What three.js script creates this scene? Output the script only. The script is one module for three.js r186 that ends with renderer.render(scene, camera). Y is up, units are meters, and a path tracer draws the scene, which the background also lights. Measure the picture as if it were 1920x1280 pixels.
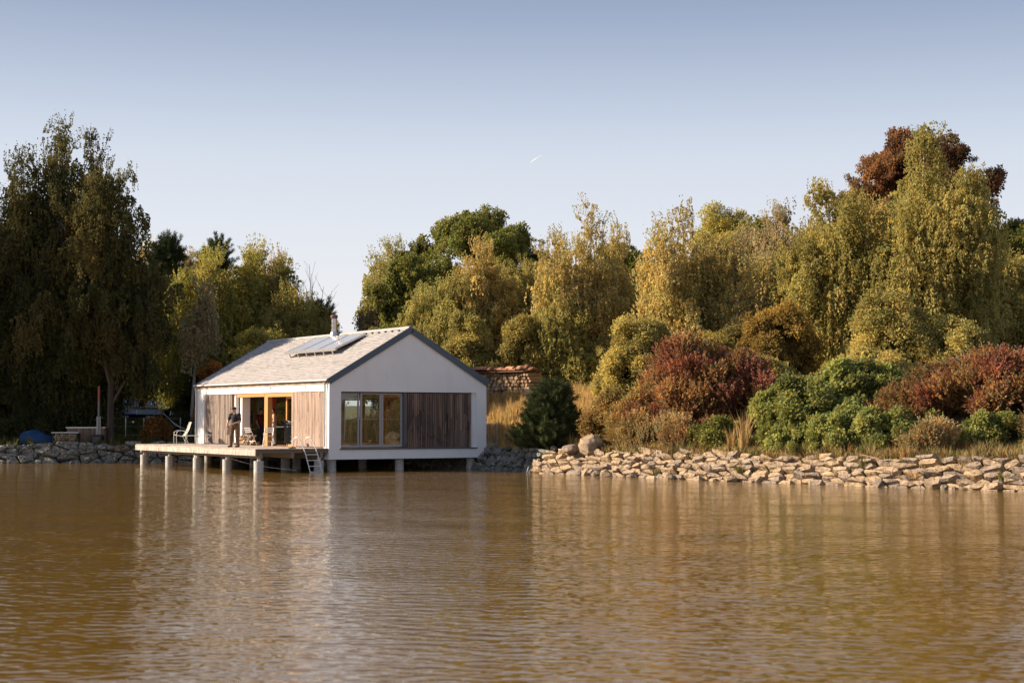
import * as THREE from 'three';
import { mergeGeometries } from 'three/addons/utils/BufferGeometryUtils.js';
import { RoundedBoxGeometry } from 'three/addons/geometries/RoundedBoxGeometry.js';
import { MarchingCubes } from 'three/addons/objects/MarchingCubes.js';

// ---------------------------------------------------------------- camera, sky, sun, exposure
const scene = new THREE.Scene();
const camera = new THREE.PerspectiveCamera(24.08, 1024 / 682, 0.1, 6000);
camera.position.set(0, 2.24, 0);
camera.rotation.set(0.0475, 0, 0);
camera.focus = 68;
camera.userData.fStop = 2.0;
scene.add(camera);

const renderer = new THREE.WebGLRenderer({ antialias: true });
renderer.toneMapping = THREE.LinearToneMapping;
renderer.toneMappingExposure = 2.0;
renderer.shadowMap.enabled = true;

const SUN = new THREE.Vector3(-0.895, 0.438, -0.085).normalize();
const smooth = (a, b, x) => { const t = Math.min(1, Math.max(0, (x - a) / (b - a))); return t * t * (3 - 2 * t); };
const mix = (a, b, t) => a + (b - a) * t;
{
  const W = 1024, H = 512, d = new Float32Array(W * H * 4);
  const stops = [[-90, .30, .29, .28], [-2, .66, .65, .65], [0, .83, .80, .80], [3.5, .78, .78, .80], [6.3, .70, .735, .80], [9.1, .61, .665, .76], [11, .49, .565, .69], [12.8, .385, .455, .595], [14.6, .29, .365, .515], [20, .24, .315, .47], [40, .20, .275, .43], [90, .17, .245, .40]];
  for (let j = 0; j < H; j++) {
    const e = ((j + .5) / H - .5) * 180;
    let k = 0; while (k < stops.length - 2 && stops[k + 1][0] < e) k++;
    const a = stops[k], b = stops[k + 1], t = Math.min(1, Math.max(0, (e - a[0]) / (b[0] - a[0])));
    for (let i = 0; i < W; i++) {
      const az = ((i + .5) / W - .5) * 2 * Math.PI, ce = Math.cos(e * Math.PI / 180);
      const dx = Math.cos(az) * ce, dz = Math.sin(az) * ce, dy = Math.sin(e * Math.PI / 180);
      const ang = Math.acos(Math.min(1, dx * SUN.x + dy * SUN.y + dz * SUN.z)) * 180 / Math.PI;
      const g = .5 * Math.exp(-ang / 22), K = .545, o = (j * W + i) * 4;
      d[o] = K * (mix(a[1], b[1], t) + g); d[o + 1] = K * (mix(a[2], b[2], t) + g * .86); d[o + 2] = K * (mix(a[3], b[3], t) + g * .68); d[o + 3] = 1;
    }
  }
  const sky = new THREE.DataTexture(d, W, H, THREE.RGBAFormat, THREE.FloatType);
  sky.mapping = THREE.EquirectangularReflectionMapping; sky.magFilter = THREE.LinearFilter; sky.needsUpdate = true;
  scene.background = sky; scene.environment = sky;
}
const sun = new THREE.DirectionalLight(new THREE.Color().setRGB(1, .84, .635), 5);
sun.position.copy(SUN).multiplyScalar(120).add(new THREE.Vector3(0, 0, -70));
sun.target.position.set(0, 0, -70);
sun.castShadow = true; sun.shadow.mapSize.set(4096, 4096);
Object.assign(sun.shadow.camera, { left: -60, right: 60, top: 60, bottom: -60, near: 1, far: 260 });
scene.add(sun, sun.target);

// ---------------------------------------------------------------- helpers
function mulberry(a) { return () => { a |= 0; a = a + 0x6D2B79F5 | 0; let t = Math.imul(a ^ a >>> 15, 1 | a); t = t + Math.imul(t ^ t >>> 7, 61 | t) ^ t; return ((t ^ t >>> 14) >>> 0) / 4294967296; }; }
const V = (x, y, z) => new THREE.Vector3(x, y, z);
const RGB = (r, g, b) => new THREE.Color().setRGB(r, g, b);
const hash2 = (x, y) => { let h = Math.imul(x, 374761393) + Math.imul(y, 668265263) | 0; h = Math.imul(h ^ h >>> 13, 1274126177); return ((h ^ h >>> 16) >>> 0) / 4294967296; };
function vnoise(x, y, px = 1e9, py = 1e9) {
  const xi = Math.floor(x), yi = Math.floor(y), fx = x - xi, fy = y - yi, u = fx * fx * (3 - 2 * fx), v = fy * fy * (3 - 2 * fy);
  const m = (a, p) => ((a % p) + p) % p, x0 = m(xi, px), x1 = m(xi + 1, px), y0 = m(yi, py), y1 = m(yi + 1, py);
  return mix(mix(hash2(x0, y0), hash2(x1, y0), u), mix(hash2(x0, y1), hash2(x1, y1), u), v);
}
const fbm = (x, y, p = 8, q = 8, n = 4) => { let s = 0, a = .5, t = 0; for (let i = 0; i < n; i++) { s += a * vnoise(x, y, p, q); t += a; x *= 2; y *= 2; p *= 2; q *= 2; a *= .5; } return s / t; };
function tex(w, h, fn, srgb = false, repX = 1, repY = 1) {      // fn(u, v) gives [r, g, b] in 0..1 (linear unless srgb)
  const d = new Uint8Array(w * h * 4);
  for (let j = 0; j < h; j++) for (let i = 0; i < w; i++) {
    const c = fn(i / w, j / h), o = (j * w + i) * 4;
    for (let k = 0; k < 3; k++) { let x = Math.min(1, Math.max(0, c[k])); if (srgb) x = x <= .0031308 ? x * 12.92 : 1.055 * Math.pow(x, 1 / 2.4) - .055; d[o + k] = x * 255; }
    d[o + 3] = 255;
  }
  const t = new THREE.DataTexture(d, w, h); t.wrapS = t.wrapT = THREE.RepeatWrapping; t.magFilter = THREE.LinearFilter; t.minFilter = THREE.LinearMipmapLinearFilter; t.generateMipmaps = true;
  if (srgb) t.colorSpace = THREE.SRGBColorSpace; t.repeat.set(repX, repY); t.needsUpdate = true; return t;
}
const grey = f => (u, v) => { const x = f(u, v); return [x, x, x]; };
const taken = {};
const numbered = n => { const k = taken[n] = (taken[n] ?? -1) + 1; return k ? `${n}_${String(k).padStart(3, '0')}` : n; };
function tag(o, label, category, group) { o.userData.label = label; o.userData.category = category; if (group) o.userData.group = group; return o; }
function thing(name, label, category, [x, y, z] = [0, 0, 0], turn = 0, group) {
  const o = new THREE.Group(); o.name = numbered(name); o.position.set(x, y, z); o.rotation.y = turn; scene.add(o); return tag(o, label, category, group);
}
function mesh(name, geo, mat, parent) { const m = new THREE.Mesh(geo, mat); m.name = name; m.castShadow = m.receiveShadow = true; if (parent) parent.add(m); return m; }
function group(name, parent) { const g = new THREE.Group(); g.name = name; parent.add(g); return g; }
function metricUV(g, ox = 0, oy = 0) {                      // uv in metres, by the way each face points
  const p = g.attributes.position, n = g.attributes.normal, uv = new Float32Array(p.count * 2);
  for (let i = 0; i < p.count; i++) {
    const ax = Math.abs(n.getX(i)), ay = Math.abs(n.getY(i)), az = Math.abs(n.getZ(i));
    let u, v; if (ax >= ay && ax >= az) { u = p.getZ(i); v = p.getY(i); } else if (ay >= az) { u = p.getX(i); v = p.getZ(i); } else { u = p.getX(i); v = p.getY(i); }
    uv[2 * i] = u + ox; uv[2 * i + 1] = v + oy;
  }
  g.setAttribute('uv', new THREE.BufferAttribute(uv, 2)); return g;
}
const boxG = (x0, x1, y0, y1, z0, z1, bevel = 0) => {
  const w = x1 - x0, h = y1 - y0, d = z1 - z0;
  const g = bevel ? new RoundedBoxGeometry(w, h, d, 1, bevel) : new THREE.BoxGeometry(w, h, d);
  g.translate((x0 + x1) / 2, (y0 + y1) / 2, (z0 + z1) / 2); return metricUV(g);
};
const box = (name, mat, parent, ...a) => mesh(name, boxG(...a), mat, parent);
function tubeG(pts, r, sides = 6, segs) {                   // r: number or function of t; tapered tube with closed ends
  const c = pts.length > 2 ? new THREE.CatmullRomCurve3(pts) : new THREE.LineCurve3(pts[0], pts[1]);
  segs = segs || (pts.length > 2 ? (pts.length - 1) * 3 : 1);
  const g = new THREE.TubeGeometry(c, segs, 1, sides, false), p = g.attributes.position, f = typeof r === 'function' ? r : () => r, q = V(0, 0, 0), cc = V(0, 0, 0);
  for (let i = 0; i <= segs; i++) { c.getPointAt(i / segs, cc); const k = f(i / segs); for (let j = 0; j <= sides; j++) { const m = i * (sides + 1) + j; q.fromBufferAttribute(p, m).sub(cc).multiplyScalar(k).add(cc); p.setXYZ(m, q.x, q.y, q.z); } }
  return g;
}
const cylG = (r0, r1, h, x, y, z, n = 20) => { const g = new THREE.CylinderGeometry(r1, r0, h, n); g.translate(x, y + h / 2, z); return g; };
const merged = list => mergeGeometries(list.map(g => { const h = g.index ? g.toNonIndexed() : g.clone(); for (const k of Object.keys(h.attributes)) if (!['position', 'normal', 'uv'].includes(k)) h.deleteAttribute(k); if (!h.attributes.uv) metricUV(h); return h; }));

// ---------------------------------------------------------------- materials
const M = (o) => new THREE.MeshStandardMaterial(o);
const nGrain = tex(512, 512, grey((u, v) => fbm(u * 8, v * 8, 8, 8, 6)));
const nFine = tex(256, 256, grey((u, v) => .5 * fbm(u * 32, v * 32, 32, 32, 3) + .5 * hash2(u * 256 | 0, v * 256 | 0)));
const rep = (t, x, y = x) => { const c = t.clone(); c.repeat.set(x, y); c.needsUpdate = true; return c; };
const plasterMap = tex(512, 512, (u, v) => { const s = .86 + .05 * (fbm(u * 6, v * 6, 6, 6, 5) - .5) - .03 * smooth(.5, .75, fbm(u * 14, v * 3, 14, 3, 4)); return [s, s * .985, s * .97]; }, true, .25, .25);
const plaster = M({ map: plasterMap, roughness: .9, bumpMap: rep(nFine, 1.5), bumpScale: .004 });
const trimGrey = M({ color: RGB(.085, .11, .145), roughness: .45, metalness: .3 });
const zinc = M({ color: RGB(.55, .54, .53), roughness: .38, metalness: .75 });
const whiteMetal = M({ color: RGB(.72, .70, .67), roughness: .35, metalness: .15 });
const steel = M({ color: RGB(.62, .61, .6), roughness: .28, metalness: .9 });
const darkMetal = M({ color: RGB(.02, .02, .022), roughness: .45, metalness: .4 });
const frameGrey = M({ color: RGB(.36, .34, .33), roughness: .5 });
const larch = M({ color: RGB(.52, .24, .075), roughness: .55, bumpMap: rep(nFine, 2, .3), bumpScale: .002 });
const tileMap = tex(1024, 512, (u, v) => { const t = Math.floor(u * 40), row = Math.floor(v * 16); const k = .92 + .12 * hash2(t, row + 7) - .10 * smooth(.55, .75, fbm(u * 24, v * 12, 24, 12, 4)); const j = (u * 40) % 1 < .05 ? .72 : 1; const li = .12 * smooth(.6, .75, fbm(u * 40 + 5, v * 20, 1e9, 1e9, 3)); return [(.41 - li) * k * j, (.375 - li * .8) * k * j, (.37 - li) * k * j]; }, true, 1 / 12, 1 / 4.8);
const tileM = M({ map: tileMap, roughness: .85, bumpMap: rep(nFine, 1.2), bumpScale: .004 });
const concrete = M({ map: tex(256, 256, (u, v) => { const k = .54 + .16 * (fbm(u * 5, v * 5, 5, 5, 5) - .5) - .13 * smooth(.62, .75, fbm(u * 22, v * 22, 22, 22, 3)); return [k, k * .95, k * .87]; }, true, 1, 1), roughness: .92, bumpMap: rep(nFine, 2), bumpScale: .006 });
function boardTex(seed, base, stain) {       // weathered larch: fibres along v, black weathering streaks of uneven length
  return tex(512, 512, (u, v) => {
    const f = fbm(u * 96, v * 3 + seed, 96, 1e9, 3), q = fbm(u * 9 + seed, v * 2, 9, 1e9, 3), knot = smooth(.72, .8, fbm(u * 12, v * 9 + seed * 3, 12, 1e9, 2));
    let k = .72 + .55 * (f - .5) + .5 * (q - .5) - .3 * knot;
    const s = stain * smooth(.42, .62, fbm(u * 44, v * .9 + seed * 2, 44, 1e9, 3) + stain * .06);
    return [base[0] * k * (1 - s * .82), base[1] * k * (1 - s * .78), base[2] * k * (1 - s * .7)];
  }, true, 1 / 1.6, 1 / 2.6);
}
const boardSun = M({ map: boardTex(1, [.52, .37, .29], .38), roughness: .85, bumpMap: rep(nFine, 8, .6), bumpScale: .004 });
const boardShade = M({ map: boardTex(5, [.45, .33, .265], .75), roughness: .85, bumpMap: rep(nFine, 8, .6), bumpScale: .004 });  // left shutter: tree shade put into a darker, greyer board colour
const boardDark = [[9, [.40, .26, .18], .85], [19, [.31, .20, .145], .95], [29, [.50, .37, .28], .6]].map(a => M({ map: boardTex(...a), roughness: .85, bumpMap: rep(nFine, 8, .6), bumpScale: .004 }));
const deckWood = [0, 1, 2].map(i => M({ map: boardTex(12 + i * 4, [.66, .54, .46].map(c => c * (1 - i * .1)), .22), roughness: .85 }));
const glass = new THREE.MeshPhysicalMaterial({ color: RGB(.93, .96, .95), transmission: 1, thickness: 0, roughness: 0, ior: 1.55 });
const interiorWhite = M({ color: RGB(.66, .62, .55), roughness: .9 });
const skin = M({ color: RGB(.52, .29, .19), roughness: .6 });

// ---------------------------------------------------------------- ground and water
const TH = 0.5643, CX = -7.584, CZ = -66.354, HW = 7.64, HL = 14.94;             // the house: turn, near corner, gable width, length
const HU = [Math.cos(TH), -Math.sin(TH)], HF = [Math.sin(TH), Math.cos(TH)];     // along the gable, out of the gable
const toWorld = (x, z) => [CX + x * HU[0] + z * HF[0], CZ + x * HU[1] + z * HF[1]];
const toHouse = (x, z) => [(x - CX) * HU[0] + (z - CZ) * HU[1], (x - CX) * HF[0] + (z - CZ) * HF[1]];
const SHORE = [[-160, -60], [-60, -75], [-32, -79], [-16, -79.2], [-11, -78.6], [-6, -75.6], [-2, -71.2], [.2, -67], [1.8, -64.4], [4.4, -60.9], [7.1, -57.4], [9.5, -54.9], [12.1, -52.1], [15.7, -48.9], [24, -43], [60, -25], [160, 0]];
function landDist(x, z) {
  let best = 1e9, sg = 1;
  for (let i = 0; i < SHORE.length - 1; i++) {
    const [ax, az] = SHORE[i], [bx, bz] = SHORE[i + 1], dx = bx - ax, dz = bz - az, t = Math.min(1, Math.max(0, ((x - ax) * dx + (z - az) * dz) / (dx * dx + dz * dz)));
    const qx = x - ax - t * dx, qz = z - az - t * dz, d = qx * qx + qz * qz;
    if (d < best) { best = d; sg = dx * (z - az) - dz * (x - ax) < 0 ? 1 : -1; }
  }
  return sg * Math.sqrt(best);
}
function groundY(x, z) {
  const d = landDist(x, z), r = smooth(-13, -1, x);
  let y;
  if (d < .8) y = mix(-1.3, .78, smooth(-.5, .8, d));
  else y = .78 + mix(.95 * smooth(.8, 13, d), 2.45 * smooth(.6, 9, d), r) + .008 * Math.max(0, d - 13);
  y += d > 0 ? (fbm(x * .25 + 50, z * .25 + 90, 1e9, 1e9, 3) - .5) * .35 * smooth(1, 5, d) : 0;
  const [hx, hz] = toHouse(x, z), ox = Math.max(-hx - 0, 0, hx - HW - .6), oz = Math.max(hz, 0, -hz - HL - .3), o = Math.hypot(ox, oz);
  y = mix(Math.min(y, .25), y, smooth(.2, 3.2, o));
  if (z > -6) y = mix(y, .5, smooth(-1, 4, z));
  return y;
}
{
  const axis = (a, b, step, lo, hi) => { const r = []; let s = step; for (let t = a; t > lo; s *= 1.35) { t -= s; r.unshift(t); } for (let t = a; t <= b; t += step) r.push(t); s = step; for (let t = b; t < hi; s *= 1.35) { t += s; r.push(t); } return r; };
  const xs = axis(-42, 34, .55, -1500, 1500), zs = axis(-108, -40, .55, -1500, 60);
  const pos = [], uv = [], idx = [];
  for (const z of zs) for (const x of xs) { pos.push(x, groundY(x, z), z); uv.push(x, z); }
  for (let j = 0; j < zs.length - 1; j++) for (let i = 0; i < xs.length - 1; i++) { const a = j * xs.length + i, b = a + 1, c = a + xs.length, d = c + 1; idx.push(a, c, b, b, c, d); }
  const g = new THREE.BufferGeometry(); g.setAttribute('position', new THREE.Float32BufferAttribute(pos, 3)); g.setAttribute('uv', new THREE.Float32BufferAttribute(uv, 2)); g.setIndex(idx); g.computeVertexNormals();
  const map = tex(512, 512, (u, v) => { const a = fbm(u * 7, v * 7, 7, 7, 6), b = fbm(u * 19 + 3, v * 19, 19, 19, 4); const dry = smooth(.42, .62, a); return [mix(.055, .17, dry) * (.6 + .8 * b), mix(.055, .115, dry) * (.6 + .8 * b), mix(.018, .05, dry) * (.6 + .8 * b)]; }, true, 1 / 9, 1 / 9);
  const m = mesh('ground', g, M({ map, roughness: 1, bumpMap: rep(nGrain, .35), bumpScale: .12 })); m.userData.kind = 'structure'; scene.add(m);
}
{
  const wave = (N, L, n, l0, l1, seed, pow, spread, dir) => {       // sum of travelling ripples that repeats every L metres; float heights in metres
    const r = mulberry(seed), h = new Float32Array(N * N), waves = [];
    for (let i = 0; i < n; i++) {
      const lam = l0 * Math.pow(l1 / l0, Math.pow(r(), .8)), a = dir + (r() + r() - 1) * spread, kx = Math.round(Math.cos(a) * L / lam), ky = Math.round(Math.sin(a) * L / lam);
      if (!kx && !ky) continue;
      waves.push([kx, ky, r() * 6.283, Math.pow(L / Math.hypot(kx, ky), pow)]);
    }
    const T = new Float32Array(N); for (let i = 0; i < N; i++) T[i] = Math.sin(i / N * 2 * Math.PI);
    for (const [kx, ky, ph, am] of waves) { const p0 = Math.floor(ph / 6.2832 * N); for (let j = 0; j < N; j++) { let q = (ky * j + p0) % N; for (let i = 0, o = j * N; i < N; i++, o++) { let t = (q + kx * i) % N; if (t < 0) t += N; h[o] += am * T[t]; } } }
    let sl = 0; for (let j = 0; j < N; j += 3) for (let i = 0; i < N - 1; i += 3) { const d = (h[j * N + i + 1] - h[j * N + i]) * N / L, e = (h[((j + 1) % N) * N + i] - h[j * N + i]) * N / L; sl += (d * d + e * e); }
    return { h, rms: Math.sqrt(sl / (N * N / 9)) };
  };
  const N = 1024, A = wave(N, 9.6, 130, .07, .46, 11, 1.15, 1.25, Math.PI / 2 + .12);
  const SL = .054;                                                  // mean steepness of the ripples
  let lo = 1e9, hi = -1e9; for (const x of A.h) { lo = Math.min(lo, x); hi = Math.max(hi, x); }
  const d = new Float32Array(N * N * 4); for (let i = 0; i < N * N; i++) { const x = (A.h[i] - lo) / (hi - lo); d[4 * i] = d[4 * i + 1] = d[4 * i + 2] = x; d[4 * i + 3] = 1; }
  const bump = new THREE.DataTexture(d, N, N, THREE.RGBAFormat, THREE.FloatType); bump.wrapS = bump.wrapT = THREE.RepeatWrapping; bump.magFilter = THREE.LinearFilter; bump.repeat.set(1 / 9.6, 1 / 9.6); bump.needsUpdate = true;
  const B = wave(512, 31.7, 40, 1.1, 6, 23, 1.1, 1.5, Math.PI / 2 - .35), e = new Float32Array(512 * 512 * 4);
  for (let j = 0; j < 512; j++) for (let i = 0; i < 512; i++) {
    const s = .013 / B.rms * 512 / 31.7, dx = (B.h[j * 512 + (i + 1) % 512] - B.h[j * 512 + i]) * s, dy = (B.h[((j + 1) % 512) * 512 + i] - B.h[j * 512 + i]) * s, o = (j * 512 + i) * 4;
    e[o] = .5 - dx / 2; e[o + 1] = .5 - dy / 2; e[o + 2] = 1; e[o + 3] = 1;
  }
  const nm = new THREE.DataTexture(e, 512, 512, THREE.RGBAFormat, THREE.FloatType); nm.wrapS = nm.wrapT = THREE.RepeatWrapping; nm.magFilter = THREE.LinearFilter; nm.repeat.set(1 / 31.7, 1 / 31.7); nm.rotation = .3; nm.needsUpdate = true;
  const m = new THREE.MeshPhysicalMaterial({ color: RGB(.15, .085, .017), roughness: .05, ior: 1.34, bumpMap: bump, bumpScale: SL / A.rms * (hi - lo), normalMap: nm });
  const g = new THREE.PlaneGeometry(400, 160, 40, 16); g.rotateX(-Math.PI / 2); g.translate(0, 0, -76); metricUV(g);
  const w = mesh('water', g, m); w.userData.kind = 'structure'; scene.add(w);
}
// ---------------------------------------------------------------- the house on its piers (x along the gable, z out of the gable, y from the water)
const FLOOR = .975, EAVE = 3.80, RIDGE = 5.9, MID = HW / 2;
const house = thing('lake_house', 'white gabled house on concrete piers over the pond with pale tiled roof', 'house', [CX, 0, CZ], TH);
{
  const gable = (z0, z1, holes, name) => {
    const s = new THREE.Shape([[0, .5], [HW, .5], [HW, EAVE], [MID, RIDGE], [0, EAVE]].map(p => new THREE.Vector2(...p)));
    for (const [x0, x1, y0, y1] of holes) s.holes.push(new THREE.Path([[x0, y0], [x0, y1], [x1, y1], [x1, y0]].map(p => new THREE.Vector2(...p))));
    const g = new THREE.ExtrudeGeometry(s, { depth: z1 - z0, bevelEnabled: false }); g.translate(0, 0, z0); return mesh(name, metricUV(g), plaster, house);
  };
  const front = gable(-.32, 0, [[.55, 7.13, .95, 3.325]], 'gable_wall');
  gable(-HL, -HL + .32, [[1.3, 6.6, FLOOR, 3.2]], 'gable_wall');
  // floor, ceiling, long walls
  box('floor', M({ map: boardTex(31, [.50, .27, .11], .1), roughness: .5 }), house, .32, HW - .32, .5, FLOOR - .004, -HL + .32, -.32);
  box('ceiling', M({ color: RGB(.45, .27, .13), roughness: .7 }), house, .35, HW - .35, 3.42, 3.55, -HL + .32, -.32);
  const fw = group('front_wall', house);
  box('beam', plaster, fw, 0, .32, 3.35, EAVE - .02, -HL + .32, -.32);
  box('corner_pillar', plaster, fw, 0, .32, .5, 3.35, -.5, -.32);
  box('corner_pillar', plaster, fw, 0, .32, .5, 3.35, -HL + .32, -13.92);
  box('base_rail', M({ color: RGB(.28, .24, .2), roughness: .8 }), fw, .01, .32, .5, FLOOR - .01, -13.92, -.5);
  box('wall_panel', plaster, fw, .14, .32, FLOOR, 3.35, -13.92, -10.3);
  box('wall_panel', plaster, fw, .14, .32, FLOOR, 3.35, -3.55, -.5);
  box('reveal', plaster, fw, .32, .72, FLOOR, 3.35, -10.2, -9.95);
  box('post', larch, fw, .06, .28, FLOOR, 3.35, -6.78, -6.42);
  box('header', larch, fw, .05, .3, 3.18, 3.35, -9.95, -6.78);
  box('header', larch, fw, .05, .3, 3.16, 3.35, -6.42, -3.55);
  const bw = group('back_wall', house), bx = HW - .32;
  box('beam', plaster, bw, bx, HW, 3.2, EAVE - .02, -HL + .32, -.32);
  box('base_rail', plaster, bw, bx, HW, .5, FLOOR, -HL + .32, -.32);
  box('wall_panel', plaster, bw, bx, HW, FLOOR, 3.2, -4.6, -.32);
  box('wall_panel', plaster, bw, bx, HW, FLOOR, 3.2, -HL + .32, -13.9);
  for (const z of [-7, -9.3, -11.6]) box('post', larch, bw, bx + .08, HW - .08, FLOOR, 3.2, z - .07, z + .07);
  box('inner_wall', interiorWhite, house, 3.1, 3.24, FLOOR, 3.42, -HL + .32, -12.6);
  box('red_partition', M({ color: RGB(.36, .035, .016), roughness: .6 }), house, 1.55, 1.75, FLOOR, 3.42, -9.95, -9.4);
  box('inner_post', interiorWhite, house, 2.4, 2.62, FLOOR, 3.42, -8.6, -8.35);
  { const g = new THREE.PlaneGeometry(.62, 2.2, 40, 1), q = g.attributes.position; for (let i = 0; i < q.count; i++) q.setZ(i, .05 * Math.sin(q.getX(i) * 62)); g.computeVertexNormals(); g.translate(3.5, FLOOR + 1.12, -HL + .6); mesh('curtain', g, new THREE.MeshPhysicalMaterial({ color: RGB(.8, .78, .74), roughness: 1, transmission: .4, thickness: 0, side: THREE.DoubleSide }), house); }
  // glazed doors: larch frames with panes
  const door = (x, z0, z1, y0, y1, m = larch, name = 'glazed_door', fr = .085) => {
    const d = group(name, house), t = .055;
    box('frame_stile', m, d, x, x + t, y0, y1, z0, z0 + fr); box('frame_stile', m, d, x, x + t, y0, y1, z1 - fr, z1);
    box('frame_rail', m, d, x, x + t, y0, y0 + fr, z0 + fr, z1 - fr); box('frame_rail', m, d, x, x + t, y1 - fr, y1, z0 + fr, z1 - fr);
    box('pane', glass, d, x + t / 2 - .004, x + t / 2 + .004, y0 + fr, y1 - fr, z0 + fr, z1 - fr);
  };
  door(.36, -5.1, -3.75, FLOOR, 3.16); door(.44, -5.2, -3.85, FLOOR, 3.16);
  for (const [a, b] of [[-6.9, -4.65], [-9.2, -7.1], [-11.5, -9.4], [-13.85, -11.7]]) door(bx + .14, a, b, FLOOR, 3.19);
  const doorZ = (z, x0, x1, y0, y1, m, name, fr = .09, t = .06) => {
    const d = group(name, house);
    box('frame_stile', m, d, x0, x0 + fr, y0, y1, z - t, z); box('frame_stile', m, d, x1 - fr, x1, y0, y1, z - t, z);
    box('frame_rail', m, d, x0 + fr, x1 - fr, y0, y0 + fr, z - t, z); box('frame_rail', m, d, x0 + fr, x1 - fr, y1 - fr, y1, z - t, z);
    box('pane', glass, d, x0 + fr, x1 - fr, y0 + fr, y1 - fr, z - t / 2 - .004, z - t / 2 + .004);
  };
  for (const [a, b] of [[1.32, 3.05], [3.28, 4.9], [4.95, 6.58]]) doorZ(-HL + .2, a, b, FLOOR + .01, 3.19, larch, 'glazed_door');
  // gable windows
  doorZ(-.13, .56, 1.46, 1.0, 3.3, frameGrey, 'window', .07); doorZ(-.1, 1.5, 2.49, 1.0, 3.3, frameGrey, 'window', .085); doorZ(-.1, 2.5, 3.5, 1.0, 3.3, frameGrey, 'window', .085);
  box('window_post', trimGrey, house, 3.505, 3.6, .99, 3.32, -.2, .02);
  box('window_sill', trimGrey, house, .5, 7.16, .9, .948, -.2, .045);
  box('window_reveal', plaster, house, 6.93, 7.127, .952, 3.323, -.22, -.1);
  box('window_head', darkMetal, house, .56, 6.9, 3.28, 3.323, -.2, -.03);
  mesh('guard_wire', tubeG([V(.552, 2.17, -.05), V(3.5, 2.17, -.05)], .006), steel, house);
  // board shutters, each board its own piece
  const rb = mulberry(5);
  const shutterX = (x, z0, z1, y0, y1, m, n) => {
    const s = group('sliding_shutter', house), w = (z1 - z0) / n;
    box('backing', larch, s, x + .02, x + .04, y0 + .03, y1 - .03, z0 + .02, z1 - .02);
    for (let i = 0; i < n; i++) { const o = (rb() - .5) * .012, a = boxG(x - .022 + o, x + .014 + o, y0 + rb() * .012, y1, z0 + i * w + .008, z0 + (i + 1) * w - .008); metricUV(a, rb() * 1.6, rb()); mesh('board', a, m, s); }
  };
  shutterX(.06, -13.88, -10.5, FLOOR + .03, 3.345, boardShade, 32); shutterX(.06, -3.82, -.53, FLOOR + .03, 3.345, boardSun, 32);
  const s2 = group('sliding_shutter', house);
  box('backing', larch, s2, 3.62, 6.88, .98, 3.3, -.1, -.08);
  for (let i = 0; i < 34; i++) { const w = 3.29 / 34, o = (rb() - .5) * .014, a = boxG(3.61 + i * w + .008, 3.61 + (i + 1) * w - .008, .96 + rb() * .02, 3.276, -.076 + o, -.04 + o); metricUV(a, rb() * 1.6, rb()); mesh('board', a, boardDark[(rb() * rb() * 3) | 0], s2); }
  for (const z of [-2.3, -5.9, -9.6]) { const k = mesh('beam_bolt', merged([cylG(.03, .02, .1, 0, -.05, 0, 8)]), darkMetal, house); k.rotation.z = Math.PI / 2; k.position.set(-.02, 3.56, z); }
  // roof
  const roof = group('roof', house), slope = Math.atan2(RIDGE + .12 - EAVE, MID), SLn = MID / Math.cos(slope), OV = .05;
  for (const side of [-1, 1]) {
    const half = group('roof_slope', roof);     // local x runs up the slope
    half.position.set(side < 0 ? 0 : HW, EAVE, 0); half.rotation.z = side < 0 ? slope : Math.PI - slope; if (side > 0) half.scale.y = -1;
    mesh('deck_slab', boxG(-OV, SLn - .02, -.12, .03, -HL - .03, .03), M({ color: RGB(.3, .24, .18), roughness: .9 }), half);
    const n = 27, c = (SLn + OV - .06) / n, r = mulberry(side + 9);
    for (let i = 0; i < n; i++) {
      const L = HL + .08, seg = 50, g = new THREE.BoxGeometry(c + .06, .018, L, 1, 1, seg), p = g.attributes.position;
      for (let k = 0; k < p.count; k++) { const t = Math.round((p.getZ(k) / L + .5) * seg); const lip = p.getX(k) < 0; p.setY(k, p.getY(k) + (hash2(t, i * 7 + side) - .5) * (lip ? .012 : .004) + (lip ? .032 : 0)); p.setX(k, p.getX(k) + (lip ? (hash2(t, i + 50) - .5) * .012 : 0)); }
      g.computeVertexNormals(); g.translate(-OV + i * c + c / 2, .044, -HL / 2); metricUV(g, i * .17, i * .31); mesh('tile_course', g, tileM, half);
    }
    // dark rake trim on both gables
    mesh('rake_trim', boxG(-OV - .03, SLn + .07 * (side < 0 ? 1 : -1), -.16, .1, .034, .08), trimGrey, half);
    mesh('rake_trim', boxG(-OV - .03, SLn + .07 * (side < 0 ? 1 : -1), -.16, .1, -HL - .08, -HL - .034), trimGrey, half);
  }
  const ridgeCap = mesh('ridge_cap', (() => { const g = new THREE.CylinderGeometry(.12, .12, HL + .1, 12, 40, false, 0, Math.PI); g.rotateX(Math.PI / 2); g.rotateZ(Math.PI / 2 * 0); return metricUV(g); })(), tileM, roof);
  ridgeCap.rotation.z = Math.PI / 2 * 0; ridgeCap.position.set(MID, RIDGE + .13, -HL / 2); ridgeCap.rotation.set(0, 0, Math.PI / 2);
  for (let i = 0; i < 9; i++) { const d = SLn - .33, k = box('snow_hook', darkMetal, roof, -.03, .03, 0, .06, -.05, .05); k.position.set(d * Math.cos(slope), EAVE + d * Math.sin(slope) + .09, -.5 - i * .62); }
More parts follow.
